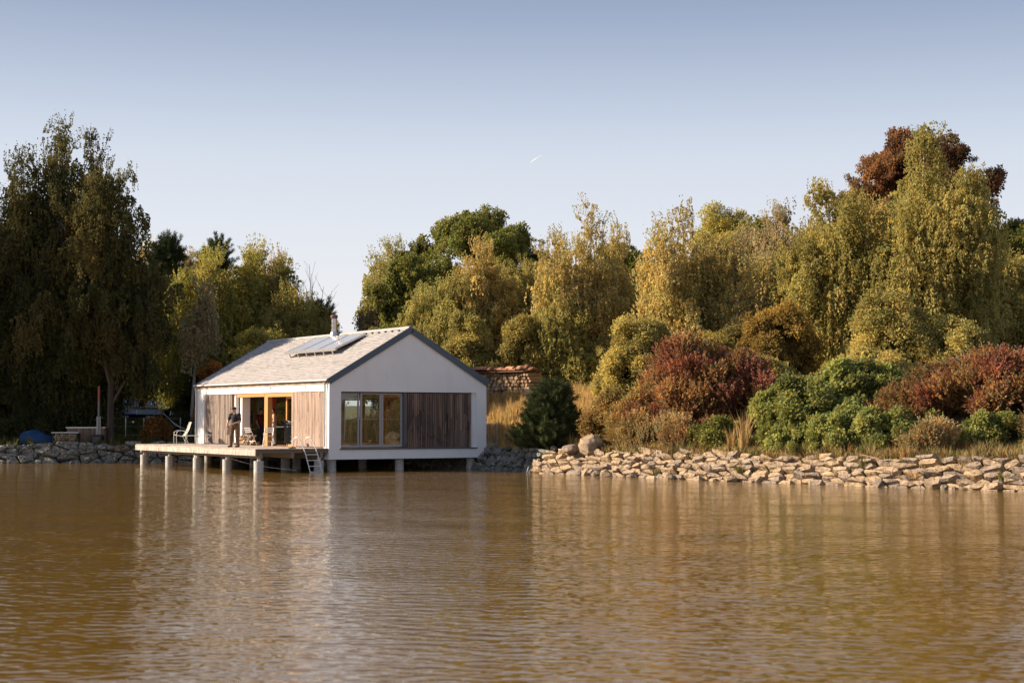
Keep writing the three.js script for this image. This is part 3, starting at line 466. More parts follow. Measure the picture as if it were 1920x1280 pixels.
function bush(label, x, z, h, w, d, sp, cols, o = {}) {
  const seed = o.seed ?? ++plantSeed * 7, r = mulberry(seed), y0 = groundY(x, z) - .05; if (o.top) h = Math.max(.7, o.top - y0);
  const t = thing(o.name || 'shrub', label, 'shrub', [x, y0, z], 0, o.group), lst = [], stems = [], col = new THREE.Color();
  const n = o.clumps ?? Math.round(9 + w * d * 1.3 + h * 3), per = o.per ?? 20;
  for (let i = 0; i < n; i++) {
    const a = i * 2.399 + r(), s = (i + .5) / n, e = Math.acos(1 - s), ex = (.45 + .55 * r()) * (.65 + .75 * vnoise(Math.cos(a) * 1.6 + seed * .37, s * 3.1 + Math.sin(a) * 1.6)), tp = .55 + .6 * vnoise(Math.cos(a) * 1.9 + seed * .71 + 5, Math.sin(a) * 1.9 + s), c = V(Math.cos(a) * Math.sin(e) * w / 2 * ex, Math.max(.18, Math.cos(e) * h * Math.min(1.08, .45 + .25 * r() + tp * .5)), Math.sin(a) * Math.sin(e) * d / 2 * ex);
    if (landDist(x + c.x, z + c.z) < 1.15) continue;
    c.y += (groundY(x + c.x, z + c.z) - y0) * (1 - Math.min(1, c.y / h));
    stems.push(tubeG([V((r() - .5) * .3, 0, (r() - .5) * .3), c.clone().multiplyScalar(.5).add(V(0, .1 * h, 0)), c], q => mix(.028, .006, q), 4, 4));
    const cc = pick(cols, r, col).clone(), cr = .2 + .075 * Math.min(w, h) * (.5 + r() * .9), m = Math.round(per * (.6 + .8 * r())), br = .7 + r() * .6;
    for (let j = 0; j < m; j++) {
      const dd = rdir(r), q = Math.pow(r(), .4), p = c.clone().addScaledVector(dd, cr * q); 
      const ou = p.clone().setY(p.y * .8 + .3).normalize().add(rdir(r).multiplyScalar(.5)); if (sp === 'switch') ou.y += .9;
      qT.setFromUnitVectors(UP, ou.normalize()); qT.multiply(new THREE.Quaternion().setFromAxisAngle(UP, r() * 6.283));
      const sc = (o.leaf ?? 1) * (.7 + r() * .55); lst.push([p, qT.clone(), V(sc, sc, sc), pick(cols, r).lerp(cc, .55).multiplyScalar(br * (.85 + r() * .3))]);
    }
  }
  for (let i = 0; i < n * 2; i++) { const a = r() * 6.283, e = Math.acos(1 - r()), k = .9 + r() * .35, p = V(Math.cos(a) * Math.sin(e) * w / 2 * k * .9, Math.max(.1, Math.cos(e) * h * k * .92), Math.sin(a) * Math.sin(e) * d / 2 * k * .9), sc = (o.leaf ?? 1) * (.45 + r() * .4); qT.setFromUnitVectors(UP, V(p.x * .3, 1 + p.y * .3, p.z * .3).normalize().add(rdir(r).multiplyScalar(.35)).normalize()); lst.push([p, qT.clone(), V(sc * .7, sc * 1.3, sc * .7), pick(cols, r).multiplyScalar(.85 + r() * .3)]); }
  mesh('stems', merged(stems), o.red ? twigRed : twigBrown, t); const sps = SPRAY[sp]; crown(t, lst, sps[seed % sps.length], sp === 'pine' ? needleMat : leafMat, 'foliage'); return t;
}
const GOLD = [[0.6, 0.45, 0.14], [0.46, 0.36, 0.11], [0.56, 0.43, 0.18]], OLIVE = [[0.46, 0.385, 0.115], [0.32, 0.29, 0.08], [0.52, 0.41, 0.13]], GREEN = [[0.2, 0.205, 0.045], [0.27, 0.25, 0.055], [0.13, 0.145, 0.03]], YGREEN = [[0.42, 0.36, 0.09], [0.34, 0.31, 0.07], [0.5, 0.39, 0.09]],
  SHADE_LEAF = [[0.082, 0.092, 0.026], [0.105, 0.105, 0.03], [0.066, 0.078, 0.022]], BROWN = [[0.5, 0.38, 0.19], [0.38, 0.3, 0.15]], REDM = [[0.22, 0.085, 0.045], [0.3, 0.15, 0.05], [0.17, 0.075, 0.04], [0.26, 0.17, 0.055]], REDB = [[0.3, 0.115, 0.075], [0.22, 0.075, 0.05], [0.34, 0.2, 0.075], [0.24, 0.18, 0.065]], YEL = [[0.44, 0.35, 0.09], [0.37, 0.31, 0.085], [0.34, 0.285, 0.09]], PINE = [[0.055, 0.072, 0.02], [0.075, 0.09, 0.026]], LIME = [[0.3, 0.3, 0.075], [0.21, 0.225, 0.052], [0.37, 0.35, 0.1]], RUST = [[0.46, 0.31, 0.14], [0.4, 0.29, 0.13], [0.34, 0.26, 0.1]], SHADE_BIRCH = [[0.12, 0.11, 0.034], [0.085, 0.09, 0.027], [0.2, 0.145, 0.045]];  // left bank palettes are darkened: the shade there is put into leaf colour
const gL = 'trees on the left bank', gC = 'trees behind the house', gR = 'trees along the right bank', gB = 'shrubs on the right bank';
// left bank
tree('tallest weeping birch on the left bank with a bronze lit top', -23.8, -84.5, 18.4, 8.4, 'birch', SHADE_BIRCH, { group: gL, base: .1, clumps: 74, per: 24, pow: .75 });
tree('weeping birch with a thin side leader just right of the tallest birch', -20.5, -81.7, 14.9, 5.8, 'birch', SHADE_BIRCH, { group: gL, bark: brownBark, base: .34, clumps: 52, per: 22, lean: .5 });
tree('dark weeping birch cut by the left edge of the picture', -28.2, -86, 14.6, 7.7, 'birch', SHADE_LEAF, { group: gL, base: .1, clumps: 60, per: 24 });
tree('low dark birch hanging over the bank behind the tub', -22.8, -85.2, 8.6, 7.7, 'birch', SHADE_LEAF, { group: gL, base: .22, clumps: 34, per: 24 });
tree('dark leafy tree filling the left bank below the tall birch', -26.5, -91, 10, 9.0, 'birch', SHADE_LEAF, { group: gL, base: .16, clumps: 44, per: 24 });
tree('golden birch beside the dark pine behind the tall left birch', -24.0, -102, 13.1, 6.7, 'birch', GOLD, { group: gL });
tree('dark pine with candle shoots right of the golden birch', -21.9, -100, 12.9, 3.6, 'pine', PINE, { group: gL, per: 30, clumps: 52 });
tree('second dark pine top rising behind the brownish birch', -19.6, -103, 12.6, 3.2, 'pine', PINE, { group: gL, per: 28, clumps: 46 });
tree('brownish birch squeezed between the two dark pines', -20.9, -101.5, 12.3, 4.6, 'birch', BROWN, { group: gL });
tree('round golden green birch in the middle of the left wood', -18.2, -96, 12.0, 6.7, 'birch', YGREEN, { group: gL });
tree('spindly pine top peeking over the golden green birch', -19.2, -104, 13.6, 2.4, 'pine', PINE, { group: gL, clumps: 26, per: 16 });
tree('tall yellow green birch nearest the house on the left', -15.8, -98, 12.6, 5.9, 'birch', YGREEN, { group: gL });
tree('drooping brown tipped birch at the right end of the left wood', -14.6, -99.5, 12.1, 4.9, 'birch', BROWN, { group: gL });
tree('shorter olive birch in front of the drooping brown birch', -13.6, -95, 9.6, 5.4, 'birch', OLIVE, { group: gL });
tree('small olive tree touching the flue of the house', -12.4, -97, 8.9, 4.6, 'birch', OLIVE, { group: gL });
tree('slim half bare birch with white trunk in front of the left wood', -17.3, -86.5, 8.9, 2.6, 'birch', BROWN, { group: gL, base: .6, clumps: 14, per: 8, lean: .7, leaders: 0 });
tree('dark conifer beside the flue above the roof', -12.0, -99, 8.6, 2.4, 'pine', PINE, { group: gL, clumps: 30, per: 22 });
tree('yellow green undergrowth tree behind the parked cars on the left', -21.5, -106, 7.5, 6, 'small', YGREEN, { group: gL, base: .1 });
tree('dark undergrowth tree left of the tub under the birches', -30, -93, 8, 7, 'small', SHADE_LEAF, { group: gL, base: .08 });
tree('sunlit undergrowth tree far back between the left trunks', -27.5, -108, 8.5, 7, 'small', YGREEN, { group: gL, base: .1 });
tree('sunlit undergrowth tree far back behind the white trunk', -16.5, -106, 9, 7, 'small', YGREEN, { group: gL, base: .1 });
bush('rounded olive shrub rising behind the left end of the roof', -14.4, -90.5, 4.9, 5.4, 3.6, 'small', YGREEN, { per: 26 });
bush('dark shrub below the slim birch left of the house', -16.6, -88, 3.6, 3.0, 3.0, 'small', SHADE_LEAF, { per: 26 });
bush('orange leaved sapling at the left corner of the roof', -16.25, -86.2, 3.6, 1.1, 1.0, 'small', [[.5, .24, .045], [.42, .2, .04]], { per: 10, clumps: 10 });
bush('low orange shrub in the shade behind the garden chair', -18.35, -82.5, 1.0, 1.3, 1.0, 'small', [[.34, .15, .03], [.26, .13, .03]], { per: 9, clumps: 8 });
bush('dark shrub mass at the foot of the left birches', -26.5, -84.2, 3.2, 5.5, 3, 'small', SHADE_LEAF, { per: 24 });
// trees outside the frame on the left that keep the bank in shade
tree('tall birch left of the picture shading the bank', -32.6, -86, 20, 9, 'birch', SHADE_LEAF, { group: gL, base: .06, clumps: 80 });
tree('slim tall birch nearest the frame on the left outside the picture', -31.8, -82.2, 17.5, 6, 'birch', SHADE_LEAF, { group: gL, base: .1, clumps: 60 });
tree('second tall birch left of the picture', -34, -93, 20, 9, 'birch', SHADE_LEAF, { group: gL, base: .06, clumps: 70 });
tree('third tall birch far left of the picture', -39.5, -87, 20, 9, 'birch', SHADE_LEAF, { group: gL, base: .06, clumps: 70 });
// behind the house
tree('slender green birch left of the big oak above the roof ridge', -7.4, -101, 13.2, 5.4, 'birch', OLIVE, { group: gC, base: .1 });
tree('low brownish birch between slender birch and oak', -6.9, -98, 10.2, 4.4, 'birch', BROWN, { group: gC });
tree('big dark green oak with knobbly crown behind the gable', -2.2, -99, 14.4, 9.2, 'broad', GREEN, { group: gC, base: .2, clumps: 64, per: 24, wisps: 30, cr: .085 });
tree('lower green oak branch crown behind the roof ridge', -5.6, -94, 11.0, 4.6, 'broad', GREEN, { group: gC, base: .15, clumps: 36, per: 22, wisps: 16 });
tree('golden birch with pale trunk in front of the oak', -1.6, -90.5, 12.1, 5.6, 'birch', GOLD, { group: gC, base: .1 });
tree('olive birch below the right side of the oak crown', .8, -93, 11.0, 4.9, 'birch', OLIVE, { group: gC });
tree('tall golden birch rising right of the oak', 4.3, -88.5, 13.5, 6.4, 'birch', GOLD, { group: gC, base: .06, clumps: 60 });
tree('dark green leafy tree behind the tall golden birch', 6.6, -93, 11.8, 4.0, 'broad', GREEN, { group: gC, clumps: 34 });
tree('olive birch beside the firewood stack', 2.6, -86, 8.4, 5.1, 'birch', OLIVE, { group: gC, base: .08 });
tree('pale birch left of the firewood stack behind the gable', -3.8, -89, 9.6, 5.1, 'birch', OLIVE, { group: gC, base: .06 });
bush('yellow orange bush above the firewood stack', .5, -85.6, 4.4, 2.8, 2.2, 'small', YEL, { per: 22 });
bush('olive bush behind the left half of the firewood stack', -2.4, -86.5, 4.2, 3.4, 2.2, 'small', OLIVE, { per: 22 });
// right bank
tree('wide golden birch with hanging skirts right of the dark gap', 8.7, -79.5, 12.2, 6.9, 'birch', GOLD, { group: gR, base: .04, clumps: 62 });
tree('upright yellow tipped aspen behind the wide golden birch', 11.4, -88, 13.4, 3.2, 'small', YGREEN, { group: gR, base: .1, clumps: 44, cr: .13 });
tree('bright yellow green maple between two birches', 13.2, -87, 12.2, 4.2, 'broad', YGREEN, { group: gR, clumps: 38 });
tree('brownish thinning birch in the middle of the right wood', 14.2, -84, 13.0, 5.6, 'birch', BROWN, { group: gR, base: .05 });
tree('leaning olive birch left of the biggest tree', 15.3, -76, 13.1, 5.9, 'birch', OLIVE, { group: gR, base: .04, clumps: 56 });
tree('biggest birch on the right with a narrow pointed top', 18.9, -74, 15.2, 7.8, 'birch', OLIVE, { group: gR, base: .04, clumps: 96, per: 25, pow: .8 });
tree('red crowned maple behind the biggest right birch', 22.6, -88, 17.4, 8.2, 'broad', REDM, { group: gR, base: .2, clumps: 70, cr: .085 });
tree('golden birch half hidden left of the red maple', 19.5, -86, 13.6, 5.9, 'birch', GOLD, { group: gR });
tree('dark green tree at the right edge beyond the maple', 26.6, -85, 12.0, 5.0, 'broad', GREEN, { group: gR, clumps: 40 });
tree('shaded yellowish tree cut by the right edge', 26.0, -79, 9.6, 5.0, 'broad', OLIVE, { group: gR, clumps: 40, base: .06 });
tree('shaded birch below the red maple on the right', 22.2, -78, 10.0, 6.4, 'birch', OLIVE, { group: gR, base: .05 });
tree('olive birch deep in the right wood behind the golden one', 10.4, -84, 10.4, 5.4, 'birch', OLIVE, { group: gR, base: .05 });
tree('golden low birch filling the gap beside the leaning birch', 12.4, -78.5, 9.4, 5.9, 'birch', GOLD, { group: gR, base: .04 });
bush('big yellow green bush left of the red dogwood', 5.7, -71.5, 4.3, 4.2, 3.4, 'small', YEL, { group: gB, top: 6.1, per: 26 });
bush('yellow bush above the red dogwood top', 9.4, -70.5, 3.7, 4.2, 3.0, 'small', YEL, { group: gB, top: 5.5, per: 24 });
bush('tall golden bush between dogwood and green shrubs', 11.6, -69.5, 4.8, 3.8, 3.0, 'small', [[.36, .23, .05], [.3, .21, .05]], { group: gB, top: 6.6, per: 24 });
bush('pale golden bush in front of the biggest birch', 16.0, -67.5, 5.4, 4.4, 3.0, 'small', OLIVE, { group: gB, top: 6.8, per: 26 });
bush('olive bush right of the pale golden bush', 18.6, -67, 4.2, 4.2, 3.0, 'small', OLIVE, { group: gB, top: 5.9, per: 24 });
bush('large dark red dogwood bush above the stone wall', 7.2, -63, 3.3, 4.6, 3.2, 'switch', REDB, { group: gB, top: 4.5, per: 26, red: 1, clumps: 46 });
bush('smaller red dogwood half of the large dark red bush', 8.9, -62.2, 2.6, 2.8, 2.4, 'switch', REDB, { group: gB, top: 3.9, per: 22, red: 1 });
bush('mottled yellow brown bush left of the red dogwood', 4.2, -64.6, 2.0, 2.8, 2.0, 'small', [[.36, .2, .06], [.28, .19, .06], [.2, .16, .05]], { group: gB, top: 2.8, per: 18 });
bush('tall green bush under the golden bush on the right bank', 12.6, -59.2, 3.3, 5.6, 3.4, 'broad', LIME, { group: gB, top: 3.8, per: 20, leaf: .85 });
bush('light green leafy bush spilling to the wall top', 10.5, -58.0, 2.2, 4.4, 2.8, 'broad', LIME, { group: gB, top: 3.2, per: 20, leaf: .85 });
bush('low green bush hugging the wall top before the right dogwood', 13.2, -55.6, 1.5, 4.6, 2.4, 'broad', LIME, { group: gB, top: 2.15, per: 20, leaf: .8 });
bush('red and green dogwood at the right edge of the picture', 16.9, -56, 3.2, 4.6, 3.2, 'switch', REDB, { group: gB, top: 3.65, per: 26, red: 1, clumps: 44 });
bush('rust tinted dogwood left of the right edge dogwood', 14.9, -56.6, 2.6, 3.0, 2.4, 'switch', [[.24, .13, .05], [.2, .15, .05], [.25, .09, .05]], { group: gB, top: 3.2, per: 24, red: 1 });
bush('dark green low bush behind the tall dry grass', 7.6, -59.6, 1.1, 1.8, 1.2, 'broad', GREEN, { group: gB, top: 1.95, per: 16, leaf: .6 });
bush('rusty dry brush along the wall below the red dogwood', 5.8, -60.6, 1.2, 2.6, 1.4, 'switch', RUST, { group: gB, top: 1.75, per: 18, leaf: .8 });
bush('rusty dry brush beside the pointed boulder', 4.9, -62.6, 1.1, 1.8, 1.2, 'switch', RUST, { group: gB, top: 1.75, per: 16, leaf: .8 });
bush('small rusty brush under the right dogwood', 13.9, -52.9, .7, 1.8, .9, 'switch', RUST, { group: gB, top: 1.6, per: 14, leaf: .7 });
tree('dark young pine shading the rocks right of the house', 1.7, -67.4, 3.1, 2.6, 'pine', PINE, { group: gB, per: 22, clumps: 44, base: .03, leaf: .7, cr: .1 });
bush('straggly yellow weeds between pointed boulder and red dogwood', 5.0, -63.2, 1.3, 2.0, 1.4, 'switch', [[.45, .3, .09], [.36, .26, .08]], { group: gB, top: 2.6, per: 12, leaf: .8 });
bush('low tangle of brown stems under the large red dogwood', 7.0, -60.2, .9, 3.0, 1.0, 'switch', [[.36, .2, .09], [.3, .2, .09]], { group: gB, top: 1.6, per: 12, leaf: .7 });
bush('olive scrub closing the gap behind the red dogwood', 10.2, -65.5, 2.6, 3.6, 2.4, 'small', OLIVE, { group: gB, top: 4.2, per: 20 });
bush('olive scrub behind the green bushes below the golden bush', 14.2, -63, 2.9, 4.0, 2.6, 'small', OLIVE, { group: gB, top: 4.4, per: 20 });
bush('low green scrub at the foot of the right edge dogwood', 16.2, -53.2, .9, 3.0, 1.2, 'broad', LIME, { group: gB, top: 1.6, per: 14, leaf: .55 });
bush('red tinged scrub at the very right end of the wall', 18.4, -51.8, 1.5, 3.0, 1.6, 'switch', REDB, { group: gB, top: 2.4, per: 16, red: 1 });
bush('wide green bush low between the two dogwoods', 11.4, -56.2, 1.5, 4.2, 2.2, 'broad', LIME, { group: gB, top: 2.1, per: 20, leaf: .8 });
bush('plain olive scrub under the biggest birch on the slope', 20.5, -64, 3.0, 4.2, 2.8, 'small', OLIVE, { group: gB, top: 4.4, per: 20 });
// bare crown beside the flue
{
  const r = mulberry(8), x = -12.6, z = -101, t = thing('bare_tree', 'leafless grey tree standing up beside the flue', 'tree', [x, groundY(x, z), z], 0, gL), tw = [];
  mesh('trunk', tubeG([V(0, 0, 0), V(.1, 3, 0), V(0, 7, 0)], k => .12 - k * .07, 7), brownBark, t);
  for (let i = 0; i < 26; i++) { const a = r() * 6.283, b = 3.5 + r() * 3.5, l = 1.6 + r() * 1.6, s = V(0, b, 0), e = V(Math.cos(a) * l * .5, b + l, Math.sin(a) * l * .5), m = s.clone().lerp(e, .5).add(V(Math.cos(a) * .2, -.1, 0)); tw.push(tubeG([s, m, e], k => .035 * (1 - k) + .008, 4, 4)); for (let j = 0; j < 3; j++) { const u = m.clone().lerp(e, r()), d = rdir(r); d.y = Math.abs(d.y) + .4; tw.push(tubeG([u, u.clone().addScaledVector(d, .5 + r() * .5)], .008, 3)); } }
  mesh('branches', merged(tw), brownBark, t);
}
// grass
function bladeG(n, h, spread, seed, w = .014) { const r = mulberry(seed), P = [], C = []; for (let i = 0; i < n; i++) { const a = r() * 6.283, o = r() * spread * .4, b = V(Math.cos(a) * o, 0, Math.sin(a) * o), l = h * (.5 + r() * .7), ln = spread * (.3 + r()), m = b.clone().add(V(Math.cos(a) * ln * .35, l * .6, Math.sin(a) * ln * .35)), e = b.clone().add(V(Math.cos(a) * ln, l * (.85 + r() * .2), Math.sin(a) * ln)), s = V(-Math.sin(a) * w, 0, Math.cos(a) * w), c = tint(r, .3); for (const v of [b.clone().add(s), b.clone().sub(s), m.clone().add(s), m.clone().add(s), b.clone().sub(s), m.clone().sub(s), m.clone().add(s), m.clone().sub(s), e]) { P.push(v.x, v.y, v.z); C.push(...c); } } const g = new THREE.BufferGeometry(); g.setAttribute('position', new THREE.Float32BufferAttribute(P, 3)); g.setAttribute('color', new THREE.Float32BufferAttribute(C, 3)); g.computeVertexNormals(); return g; }
const tuft = [bladeG(26, .42, .22, 1), bladeG(34, .9, .25, 2)];
function grassPatch(name, label, n, where, geo, cols, sc, seed) {
  const r = mulberry(seed), l = []; let guard = 0;
  while (l.length < n && guard++ < n * 30) { const p = where(r); if (!p) continue; const [x, z] = p, s = sc * (.6 + r() * .8); l.push([V(x, groundY(x, z) - .04, z), new THREE.Quaternion().setFromAxisAngle(UP, r() * 6.283), V(s, s * (.7 + r() * .6), s), pick(cols, r).multiplyScalar(.8 + r() * .4)]); }
  const im = crown(scene, l, geo, leafMat, name); tag(im, label, 'grass'); return im;
}
const DRY = [[.62, .44, .19], [.55, .38, .15], [.46, .36, .15]], FRESH = [[.12, .13, .035], [.2, .17, .05]];
grassPatch('dry_grass', 'golden dry grass on the slope between house and firewood stack', 3600, r => { const x = -9 + r() * 13, z = -86 + r() * 20; const [hx, hz] = toHouse(x, z); if (hx < HW + .8 || landDist(x, z) < .8) return null; return [x, z]; }, tuft[1], DRY, .6, 41);
grassPatch('bank_grass', 'dry orange and green grass along the top of the right stone wall', 2600, r => { const s = shoreS(2 + r() * 18), f = shoreAt(s), o = .55 + r() * r() * 3; return [f.x - f.nx * o, f.z - f.nz * o]; }, tuft[0], [...DRY, [.30, .14, .05], ...FRESH], .8, 42);
grassPatch('shade_grass', 'short green grass on the shaded left bank', 2600, r => { const x = -34 + r() * 22, z = -95 + r() * 16; if (landDist(x, z) < .5) return null; const [hx, hz] = toHouse(x, z); if (hx > -.4 && hz > -HL - .5) return null; return [x, z]; }, tuft[0], FRESH, .8, 43);
{ // weeds rooted in the joints of the sunny wall
  const r = mulberry(44), l = [];
  for (let i = 0; i < 170; i++) { const f = shoreAt(shoreS(2.2 + r() * 18)), y = .12 + Math.pow(r(), .7) * .85, o = y * .75 - .02, s = .3 + r() * .4; l.push([V(f.x - f.nx * o, y, f.z - f.nz * o), new THREE.Quaternion().setFromAxisAngle(UP, r() * 6.283), V(s, s, s), pick([...DRY, [.26, .22, .07], [.2, .19, .06]], r)]); }
  tag(crown(scene, l, tuft[0], leafMat, 'wall_weeds'), 'weeds and dry tufts growing from the joints of the sunny stone wall', 'weeds');
}
function clumpOf(label, x, y, z, geo, col, s, seed, group_) { const t = thing('grass_clump', label, 'grass', [x, y, z], seed, group_), g = geo.clone(), c = g.attributes.color; for (let i = 0; i < c.count; i++) c.setXYZ(i, c.getX(i) * col[0], c.getY(i) * col[1], c.getZ(i) * col[2]); g.scale(s, s, s); const m = mesh('blades', g, leafMat, t); m.userData.kind = 'stuff'; return t; }
const tallG = bladeG(90, 1.5, .38, 9, .011), midG = bladeG(50, .45, .3, 10, .011);
clumpOf('tall pale dry grass standing between red dogwood and green bushes', 8.35, .95, -57.7, tallG, [.52, .36, .16], 1, 1, 'grass clumps on the stone wall');
clumpOf('shorter dry grass left of the tall pale grass', 7.95, .9, -58.2, tallG, [.46, .3, .12], .7, 2, 'grass clumps on the stone wall');
[[8.0, .28, -56.4, 'green weed clump low on the wall under the tall dry grass'], [5.3, .1, -59.6, 'small yellow weed clump at the water under the rusty brush'], [10.4, .55, -54.7, 'dull green weed clump in the middle of the wall'], [12.9, .2, -51.4, 'straw coloured clump at the water below the right dogwood'], [15.15, .25, -49.5, 'fresh green clump low on the wall near the right edge'], [11.6, .6, -53.0, 'dark weed clump between stones below the low green bush']].forEach(([x, y, z, l], i) => clumpOf(l, x, y, z, midG, i === 3 ? [.45, .27, .09] : i === 4 ? [.24, .23, .05] : [.2, .17, .05], .9, i + 3, 'grass clumps on the stone wall'));
clumpOf('orange fern clump hanging on the dark left wall', -19.3, .6, -79.1, midG, [.3, .13, .03], .8, 12, 'grass clumps on the stone wall');
// ---------------------------------------------------------------- things on the deck, on the bank and in the house
function put(name, label, category, hx, y, hz, turn = 0, g) { const [x, z] = toWorld(hx, hz); return thing(name, label, category, [x, y, z], TH + turn, g); }
const rod = (pts, r = .013, n = 8) => tubeG(pts.map(p => V(...p)), r, n, pts.length > 2 ? (pts.length - 1) * 5 : 1);
// figures: a field of tapered capsules joined smoothly, meshed
function field(bones, lo, hi, cell, k = .035) {
  const N = Math.ceil(Math.max(hi[0] - lo[0], hi[1] - lo[1], hi[2] - lo[2]) / cell), sx = [0, 1, 2].map(i => (lo[i] + hi[i]) / 2), half = Math.max(hi[0] - lo[0], hi[1] - lo[1], hi[2] - lo[2]) / 2;
  const mc = new MarchingCubes(N, new THREE.MeshBasicMaterial(), false, false, 400000); mc.isolation = 0;
  const B = bones.map(([a, b, ra, rb]) => { const d = [b[0] - a[0], b[1] - a[1], b[2] - a[2]]; return [a, d, d[0] * d[0] + d[1] * d[1] + d[2] * d[2] || 1e-9, ra, rb]; });
  for (let z = 0; z < N; z++) for (let y = 0; y < N; y++) for (let x = 0; x < N; x++) {
    const p = [sx[0] + (x - N / 2) / (N / 2) * half, sx[1] + (y - N / 2) / (N / 2) * half, sx[2] + (z - N / 2) / (N / 2) * half];
    let m = 1;
    for (const [a, d, l, ra, rb] of B) { const q0 = p[0] - a[0], q1 = p[1] - a[1], q2 = p[2] - a[2], t = Math.min(1, Math.max(0, (q0 * d[0] + q1 * d[1] + q2 * d[2]) / l)), e0 = q0 - d[0] * t, e1 = q1 - d[1] * t, e2 = q2 - d[2] * t, v = Math.sqrt(e0 * e0 + e1 * e1 + e2 * e2) - (ra + (rb - ra) * t), h = Math.max(k - Math.abs(m - v), 0) / k; m = Math.min(m, v) - h * h * k / 4; }
    mc.field[x + y * N + z * N * N] = -m;
  }
  mc.update();
  const c = mc.count, P = new Float32Array(c * 3), Nn = new Float32Array(c * 3);
  for (let i = 0; i < c; i++) for (let j = 0; j < 3; j++) { P[3 * i + j] = mc.positionArray[3 * i + j] * half + sx[j]; Nn[3 * i + j] = mc.normalArray[3 * i + j]; }
  const g = new THREE.BufferGeometry(); g.setAttribute('position', new THREE.BufferAttribute(P, 3)); g.setAttribute('normal', new THREE.BufferAttribute(Nn, 3)); return metricUV(g);
}
function handBones(w, dir, side) {           // palm and five curled fingers from the wrist w, pointing along dir
  const d = V(...dir).normalize(), s = V(0, 1, 0).cross(d).normalize().multiplyScalar(side), n = d.clone().cross(s).normalize(), at = (a, b, c) => V(...w).addScaledVector(d, a).addScaledVector(s, b).addScaledVector(n, c).toArray(), out = [[w, at(.075, 0, 0), .026, .032]];
  [[-.027, .058], [-.009, .068], [.009, .064], [.027, .05]].forEach(([b, l]) => { out.push([at(.085, b, 0), at(.085 + l * .55, b, -.008), .0092, .0085], [at(.085 + l * .55, b, -.008), at(.085 + l * .85, b, -.034), .0085, .007]); });
  out.push([at(.025, -.03, 0), at(.06, -.055, -.012), .011, .009], [at(.06, -.055, -.012), at(.09, -.052, -.026), .009, .008]); return out;
}
